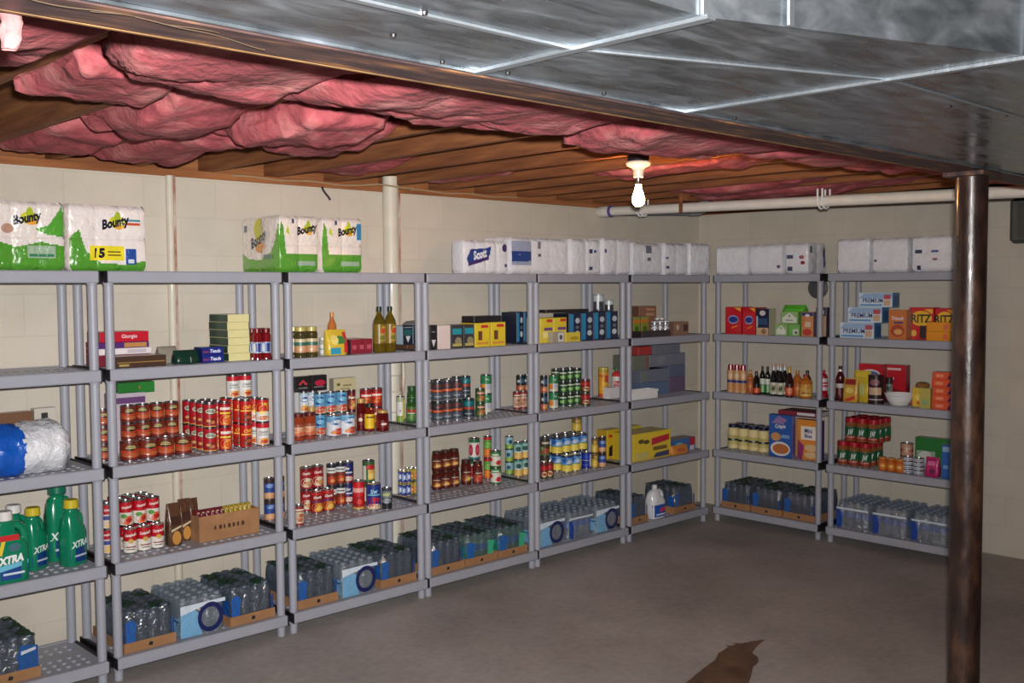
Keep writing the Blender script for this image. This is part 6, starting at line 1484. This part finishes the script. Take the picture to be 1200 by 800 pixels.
s.box('large yellow wrap box with red label', 'carton', 742, 786, 505, 537, .2, YW, (206, 176, 50), (206, 190, 90), v=.07, dec=[('p', [(-.02, .5), (.46, .62), (.46, .84), (-.02, .76)], (196, 40, 60)), ('r', .02, .3, .4, .44, (120, 90, 40)), ('e', -.3, .7, .08, .08, (90, 76, 30)), ('e', -.16, .66, .08, .08, (90, 76, 30)), ('p', [(.02, .04), (.46, .04), (.46, .24), (.1, .2)], (60, 70, 110)), ('r', -.46, .04, -.1, .3, (206, 190, 110))])
s.box('second yellow box behind the large yellow one', 'carton', 738, 752, 500, 533, .1, (210, 190, 70), v=.30)
s.box('blue box with red end', 'carton', 792, 824, 513, 528, .12, (60, 110, 170), (40, 60, 110), (50, 40, 60), v=.12, dec=[('r', .3, .4, .5, 1, (190, 40, 60)), ('e', -.1, .5, .16, .24, (120, 190, 214)), ('r', .3, .0, .46, .36, (214, 210, 220))])
w, h, mid = sz(s, 789, 808, 521, 532, .05)
put(s, pouch_proto('snack_bag', w, .06, h, (214, 140, 60), [('e', 0, .5, .3, .2, (196, 90, 60))], flat=.7, seed=60), 'orange snack bag lying in front of the blue box', 'bag', mid, .035)
s = S[5, 0]
put_water(s, 'tray', 'water pack on brown tray, left on bottom shelf of corner rack', 752, .07, 3, 6, a=RACKS[5][0] + .147)
put_water(s, 'tray', 'water pack on brown tray, in the corner on bottom shelf', 803, .05, 4, 5, a=RACKS[5][0] + .70)
w, h, mid = sz(s, 759, 783, 568, 601, .04)
put(s, jug_proto('bleach_jug', w, .085, h * 1.02, (226, 228, 232), (214, 216, 220), [('r', -.48, .06, .48, .44, (34, 84, 176)), ('p', [(-.1, .3), (.3, .36), (.3, .24), (-.1, .18)], (206, 60, 110)), ('r', -.3, .1, .36, .16, (214, 220, 240))], capr=.02), 'white bleach jug with blue label in front of the water packs', 'bleach jug', 776, .015) if False else None
JW = jug_proto('bleach_jug', .165, .10, .25, (226, 228, 232), (206, 208, 214), [('r', -.48, .06, .48, .42, (34, 84, 176)), ('p', [(-.06, .3), (.34, .34), (.34, .22), (-.06, .18)], (206, 60, 110)), ('r', -.3, .1, .36, .15, (214, 220, 240))], capr=.02)
put(s, JW, 'white bleach jug with blue label between the water packs of the corner rack', 'bleach jug', 774, .035)

# ---- seventh rack (right wall, beside the corner)
s = S[6, 3]
for i, (a, c) in enumerate([(850, 868.5), (870, 885)]):
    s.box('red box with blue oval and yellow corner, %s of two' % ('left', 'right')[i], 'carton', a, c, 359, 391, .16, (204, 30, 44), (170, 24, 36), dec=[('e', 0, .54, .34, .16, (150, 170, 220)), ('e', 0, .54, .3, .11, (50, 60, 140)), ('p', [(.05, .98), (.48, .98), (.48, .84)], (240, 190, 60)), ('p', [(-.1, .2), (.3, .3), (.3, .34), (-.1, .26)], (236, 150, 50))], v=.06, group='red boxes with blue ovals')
s.box('dark blue oat box with round white portrait', 'carton', 886, 901, 360, 391, .1, (28, 36, 64), (196, 190, 160), dec=[('e', 0, .84, .24, .1, (214, 210, 210)), ('r', -.4, .4, .4, .64, (50, 80, 120)), ('r', -.48, .0, .48, .28, (206, 180, 140)), ('e', .1, .14, .2, .1, (160, 110, 70)), ('r', -.48, .3, -.36, .72, (190, 206, 220))], v=.06)
GL = (150, 186, 116)
v, w, HG = s.box('pale green box with house shaped label, lower left', 'carton', 908, 922.5, 377, 391, .12, GL, (120, 160, 90), dec=[('p', [(-.4, .1), (.4, .1), (.4, .5), (0, .9), (-.4, .5)], (224, 230, 214)), ('e', 0, .66, .05, .08, (60, 80, 40))], v=.06, where=False)
s.box('pale green box with house shaped label, lower right', 'carton', 923.5, 937, 377, 391, .12, (120, 180, 90), (110, 150, 80), dec=[('r', -.1, .1, .4, .6, (206, 214, 200)), ('e', .2, .3, .12, .12, (70, 90, 60))], v=.06, where=False)
s.box('pale green box with house shaped label, upper', 'carton', 915, 935, 362, 376.5, .12, GL, (100, 160, 70), dec=[('p', [(-.42, .1), (.42, .1), (.42, .5), (0, .92), (-.42, .5)], (224, 230, 214)), ('e', 0, .66, .05, .08, (60, 80, 40)), ('r', -.2, .26, .2, .34, (120, 130, 120))], v=.065, dz=HG + .0006, where=False)
w, h, mid = sz(s, 925, 950, 354, 362, .08)
put(s, pouch_proto('snack_bag', w, .1, h, (92, 190, 50), flat=.8, seed=71), 'bright green bag lying on the upper pale green box', 'bag', 928, .07, dz=2 * HG + .0014)
CRL = [('r', -.48, .84, .48, .98, (40, 50, 110)), ('e', 0, .86, .2, .06, (222, 222, 226)), ('e', 0, .18, .4, .14, (196, 60, 44)), ('r', -.3, .4, .3, .6, (222, 196, 170)), ('r', -.46, .4, -.2, .8, (206, 120, 70))]
s.box('blue and orange cereal box, left of the rack post', 'carton', 939, 953, 364, 393, .07, (206, 140, 90), (60, 60, 100), dec=CRL, v=.07)
s.box('dark blue and tan cereal box seen between two racks', 'carton', 956, 968, 360, 394, .07, (190, 150, 110), (50, 50, 80), dec=[('r', -.48, .7, .48, 1, (34, 40, 80)), ('r', -.3, .76, .3, .9, (200, 206, 220))], v=.17)
s = S[6, 2]
s.grid('creamer', 'slim tan bottle, red cap', 'bottle', 852, 875, 427, 460, n=3, v=.06, name='cream_bottle')
s.grid('amberplain', 'amber bottle beside the slim bottles', 'bottle', 875.5, 883, 432, 460, v=.08, name='sauce_bottle')
s.grid('soy', 'dark sauce bottle with red label', 'bottle', 882, 891, 434, 461.5, v=.04, name='sauce_bottle')
s.grid('darkgreen', 'dark green bottle', 'bottle', 890, 903, 427, 460, n=2, v=.10, name='sauce_bottle')
s.grid('blackwhite', 'black bottle with silver neck', 'bottle', 902, 919, 424, 462, n=2, v=.045, rows=2, name='sauce_bottle')
s.grid('goldneck', 'dark bottle with gold neck', 'bottle', 920, 930, 427, 463, v=.04, name='sauce_bottle')
s.grid('amberplain', 'orange amber bottle', 'bottle', 929, 940, 431, 461, v=.14, name='sauce_bottle', note='behind')
s.grid('syrup', 'amber syrup bottle with red cap', 'bottle', 936.5, 952, 437, 465, v=.04, name='syrup_bottle')
s.grid('darkgreen', 'dark capped bottle', 'bottle', 941, 951, 430, 461, v=.15, name='sauce_bottle', note='behind syrup')
s.grid('ketchup', 'red bottle seen between two racks', 'bottle', 960, 970, 434, 466, v=.20, name='sauce_bottle')
s = S[6, 1]
s.grid('mayo', 'mayonnaise jar, dark blue lid', 'jar', 852, 901, 499, 528, n=4, rows=2, name='glass_jar', jit=.1)
s.box('blue cereal box with bowl picture', 'carton', 901, 928, 486, 536, .05, (40, 90, 170), (130, 120, 170), (60, 60, 90), dec=[('p', [(-.4, .8), (-.1, .98), (.3, .9), (.1, .78)], (150, 120, 170)), ('t', 'Crispix', 0, .72, .12, (240, 240, 244), .15, .06, .025, .8), ('e', -.2, .48, .22, .1, (206, 150, 90)), ('e', .0, .2, .44, .17, (226, 222, 220)), ('e', .02, .2, .36, .12, (190, 110, 60)), ('r', .05, .46, .4, .54, (120, 160, 210))], decr=[('r', -.4, .1, .4, .8, (110, 90, 150))], v=.05)
s.box('orange cereal box with blue badge', 'carton', 934.5, 961, 489, 536, .06, (226, 140, 50), (80, 50, 120), dec=[('r', -.36, .5, .3, .84, (232, 226, 216)), ('t', 'Mini', -.02, .73, .12, (40, 60, 130), .1, 0, .025, .8), ('t', 'Bites', -.02, .6, .1, (40, 60, 130), .1, 0, .025, .8), ('e', .1, .3, .3, .09, (222, 190, 140)), ('e', .1, .12, .3, .08, (222, 190, 140)), ('p', [(-.5, .0), (-.3, .0), (-.2, .34), (-.5, .5)], (150, 50, 110))], v=.09)
s.box('tan cereal box behind the orange one', 'carton', 930, 956, 486, 530, .06, (206, 150, 90), v=.19, decr=[('r', -.4, .1, .4, .9, (190, 170, 140))])
_q = 47 * s.dist(940, .06) / FPX
s.box('flat maroon and white box lying across the cereal boxes', 'carton', 912, 957, 480, 485.5, .2, (130, 40, 60), (200, 190, 190), (150, 90, 100), dec=[('r', .0, .2, .46, .8, (206, 206, 216))], v=.055, dz=50.2 * s.dist(915, .05) / FPX + .0012, where=False)
s = S[6, 0]
put_water(s, 'tray', 'water pack on brown tray, nearest the corner on bottom shelf of seventh rack', 872, .06, a=RACKS_R[0][0] + 0.180)
put_water(s, 'tray', 'water pack on brown tray, middle on bottom shelf of seventh rack', 905, .055, a=RACKS_R[0][0] + 0.457)
put_water(s, 'tray', 'water pack on brown tray, by the post on bottom shelf of seventh rack', 938, .06, a=RACKS_R[0][0] + 0.734)

# ---- eighth rack (right wall, behind the post)
s = S[7, 3]
PRM = [('p', [(-.5, .6), (-.36, .96), (.5, .96), (.5, .62)], (150, 180, 214)), ('t', 'PREMIUM', -.08, .46, .3, (34, 50, 120), 0, 0, .02, .9), ('r', .26, .56, .46, .86, (190, 80, 90)), ('r', .26, .1, .46, .5, (206, 170, 140)), ('r', -.46, .08, .2, .2, (90, 150, 206))]
pz = 0
for i, (a, c, y0, y1) in enumerate([(984, 1024, 376.5, 395), (993, 1033, 357.5, 375.5), (1006, 1045, 339.5, 356.5)]):
    _, w, H = s.box('white and blue cracker box, %s of three stepped up' % ('lowest', 'middle', 'topmost')[i], 'cracker box', a, c, y0, y1, .11, (206, 222, 236), (84, 130, 176), (120, 150, 190), dec=PRM, decr=[('r', -.3, .1, .4, .8, (60, 100, 150))], v=.07, dz=pz, group='white and blue cracker boxes'); pz += H + .0006
s.box('brown orange cracker box with oval picture', 'cracker box', 1041, 1062, 361, 396, .08, (206, 120, 60), (170, 90, 50), dec=[('t', 'Triscuit', 0, .72, .13, (232, 226, 240), .1, .0, .025, .8), ('e', 0, .3, .4, .2, (176, 70, 40)), ('e', .05, .26, .24, .1, (222, 170, 100)), ('r', -.2, .54, .3, .6, (80, 60, 120))], v=.06)
RZ = [('e', 0, .66, .44, .24, (240, 190, 50)), ('t', 'RITZ', 0, .66, .26, (36, 50, 40), 0, 0, .03, .85), ('p', [(.1, .95), (.46, .96), (.46, .8)], (236, 180, 60)), ('r', -.05, .04, .2, .44, (50, 40, 40)), ('e', -.3, .2, .12, .1, (236, 190, 80)), ('r', .24, .1, .44, .5, (226, 160, 50))]
for i, (a, c) in enumerate([(1065, 1094, ), (1095.5, 1118)]):
    s.box('red cracker box with yellow oval, %s of two' % ('left', 'right')[i], 'cracker box', a, c, 359, 397, .09, (204, 34, 40), (150, 30, 40), dec=RZ, v=.14, group='red cracker boxes with yellow ovals')
v, w, H = s.box('plain orange yellow box', 'carton', 1086, 1114, 377, 399, .06, (232, 150, 30), (206, 120, 20), v=.06, stack=2, dec=[('r', .2, .2, .4, .8, (222, 110, 70))], group='orange yellow boxes')
s = S[7, 2]
s.grid('darkred', 'dark red bottle with white neck', 'bottle', 976, 987, 427, 468, v=.07, name='sauce_bottle')
w, h, mid = sz(s, 987, 1004, 440, 468, .06)
put(s, pouch_proto('pasta_packet', w, .05, h, (206, 160, 60), [('r', -.4, .74, .4, .96, (150, 44, 40)), ('p', [(-.4, .1), (.4, .3), (.4, .16), (-.1, .04)], (206, 60, 40)), ('e', 0, .5, .3, .12, (226, 200, 110))], flat=.3, seed=80), 'yellow packet with red top in front of the dark red bottle', 'packet', mid, .05)
w, h, mid = sz(s, 999, 1018, 433, 470, .12)
put(s, pouch_proto('pasta_packet', w, .05, h, (206, 180, 50), [('r', -.4, .8, .4, .94, (226, 196, 60)), ('e', .1, .4, .2, .2, (190, 196, 120))], flat=.2, seed=81), 'tall yellow packet behind the red topped one', 'packet', mid, .12)
s.box('red box with white and blue oval', 'carton', 1006, 1034, 423, 466, .06, (200, 30, 44), (150, 24, 36), dec=[('e', .0, .74, .4, .12, (226, 226, 236)), ('e', .0, .74, .34, .08, (90, 110, 170))], v=.25)
s.grid('cocoa', 'dark brown canister with pale label', 'canister', 1017, 1036, 437, 471, name='canister', v=.05)
s.grid('pepper', 'narrow black and grey shaker', 'shaker', 1038, 1046, 441, 470, name='spice_shaker', v=.235)
s.box('big red box standing at the back', 'carton', 1034, 1061, 429, 472, .07, (196, 30, 44), (140, 30, 40), dec=[('r', -.3, .86, .3, .92, (226, 200, 200)), ('p', [(-.4, .2), (.4, .1), (.4, .3), (-.2, .4)], (150, 20, 34)), ('r', -.3, .6, .0, .66, (236, 210, 210))], v=.31)
b = MB(); w, h, mid = sz(s, 1036, 1069, 461, 475, .04); r = w / 2
b.lathe([(r * .55, .0006), (r * .6, .004), (r * .8, h * .4), (r, h - .003), (r * 1.0, h), (r * .95, h), (r * .76, h * .45), (r * .5, .01), (.0005, .008)], 32, WHITEP)
b.marks([('r', -.12, .5, .16, .86, (70, 120, 176))], lambda u, t, o: ((r * (.6 + .4 * t) + o + .0012) * math.sin(u * PI), -(r * (.6 + .4 * t) + o + .0012) * math.cos(u * PI), h * t), w, h)
put(s, proto(('white_bowl', b.mesh('white_bowl'), None)), 'white bowl with blue mark at the shelf front beside the dark canister', 'bowl', mid, .045 + r, yaw=.5) if False else put(s, proto(('white_bowl', b.mesh('white_bowl'), None)), 'white bowl with blue mark at the shelf front beside the dark canister', 'bowl', 1054, .03 + r)
s.box('orange red small box', 'carton', 1056, 1072, 450, 462, .06, (226, 90, 50), (206, 70, 40), dec=[('e', -.1, .5, .2, .24, (240, 200, 90))], v=.24)
s.box('yellow baking box', 'carton', 1069, 1083, 452, 474, .08, (226, 186, 60), (200, 160, 60), dec=[('e', 0, .5, .26, .16, (240, 214, 120)), ('e', .1, .2, .24, .1, (200, 90, 50))], v=.12)
s.box('yellow green baking box', 'carton', 1077, 1090, 452, 476, .05, (190, 176, 90), (170, 160, 90), dec=[('e', 0, .3, .3, .16, (150, 170, 120))], v=.045)
b = MB(); b.lathe([(.03, .0005), (.042, .006), (.046, .02), (.04, .034), (.02, .042), (.0005, .044)], 24, mat((150, 110, 60), .3, .2, .4))
put(s, proto(('golden_tin', b.mesh('golden_tin'), None)), 'small round golden tin on the yellow baking box', 'tin', 1081, .135, dz=22 * s.dist(1077, .12) / FPX + .001)
s.box('orange baking soda box', 'carton', 1092, 1114, 434, 478, .09, (226, 88, 50), (190, 60, 50), dec=[('r', -.3, .3, .1, .7, (240, 150, 110)), ('p', [(.3, .1), (.5, .1), (.5, .9)], (60, 40, 110))], v=.05, stack=5, group='orange baking soda boxes stacked five high')
s = S[7, 1]
v, d, H = s.grid('peanut', 'red lidded peanut butter jar', 'jar', 981, 1021, 519, 547, n=3, rows=3, name='glass_jar', jit=.05, v=.07, note='lower')
s.grid('peanut', 'red lidded peanut butter jar', 'jar', 990, 1030, 492, 519, n=3, rows=3, name='glass_jar', jit=.05, v=.10, dz=H + .0006, note='upper', d=d, h=H)
s.grid('orangejar', 'small orange jar', 'jar', 1031, 1058, 536, 552, n=3, name='glass_jar', v=.045, d=.062)
s.grid('salmon', 'pinkish can', 'food can', 1055, 1070, 518, 548, layers=2, v=.22)
v, d, H = s.grid('tunacan', 'small white tuna can', 'food can', 1058, 1082, 534, 553, n=2, layers=4, v=.06, d=.076)
w, h, mid = sz(s, 1083, 1099, 531, 554, .05)
put(s, pouch_proto('candy_bag', w, .06, h, (190, 40, 110), [('r', -.3, .6, .3, .8, (222, 120, 170)), ('e', .1, .3, .24, .14, (120, 30, 80))], flat=.3, seed=90), 'bright pink bag standing beside the white tuna cans', 'bag', mid, .05)
s.box('large green box at the back', 'carton', 1072, 1112, 509, 548, .08, (40, 120, 50), (34, 100, 44), dec=[('r', -.46, .0, .1, .6, (160, 176, 160)), ('e', -.2, .4, .2, .2, (206, 214, 206))], v=.26)
s.box('narrow blue box', 'carton', 1103, 1113, 514, 554, .08, (40, 96, 170), (30, 76, 140), dec=[('r', -.4, .8, .4, .95, (150, 180, 214)), ('r', -.3, .3, .3, .4, (120, 160, 206))], v=.05)
s = S[7, 0]
put_water(s, 'blue', 'water pack with blue labels, left on bottom shelf of last rack', 1006, .055, a=RACKS_R[1][0] + 0.180)
put_water(s, 'blue', 'water pack with blue labels, middle on bottom shelf of last rack', 1049, .055, a=RACKS_R[1][0] + 0.457)
put_water(s, 'blue', 'water pack with blue labels, beside the post on bottom shelf', 1092, .055, a=RACKS_R[1][0] + 0.734)

#%%LIGHT
# ------------------------------------------------------------------ light: the flash beside the lens, the bulb; the world background gives no light
ld = bpy.data.lights.new('camera_flash', 'AREA'); ld.shape = 'RECTANGLE'; ld.size = .06; ld.size_y = .04; ld.energy = 100; ld.color = (1, .97, .95); ld.spread = math.radians(105)
fl = bpy.data.objects.new('camera_flash', ld); COL.objects.link(fl)
pos = CAM + UP * .085 + RT * .03 + F * .02
aim = (F + RT * ((470 - 600) / FPX) + UP * ((400 - 340) / FPX)).normalized()
fl.location = pos; fl.rotation_euler = aim.to_track_quat('-Z', 'Y').to_euler()
w = bpy.data.worlds.new('basement_air'); SC.world = w; w.use_nodes = True
w.node_tree.nodes['Background'].inputs[0].default_value = (.9, .92, 1, 1); w.node_tree.nodes['Background'].inputs[1].default_value = .0
vs = SC.view_settings
vs.view_transform = 'Standard'; vs.look = 'None'; vs.exposure = 0.0; vs.gamma = 1.0; vs.use_curve_mapping = False
dup = {k: v for k, v in ALL_LABELS.items() if len(v) > 1}
for k, v in ALL_LABELS.items():
    n_ = len(k.split())
    if n_ > 16 or n_ < 4: print('WORDS', n_, k)
for k, v in dup.items(): print('DUP', k, [x[0] for x in v][:4])
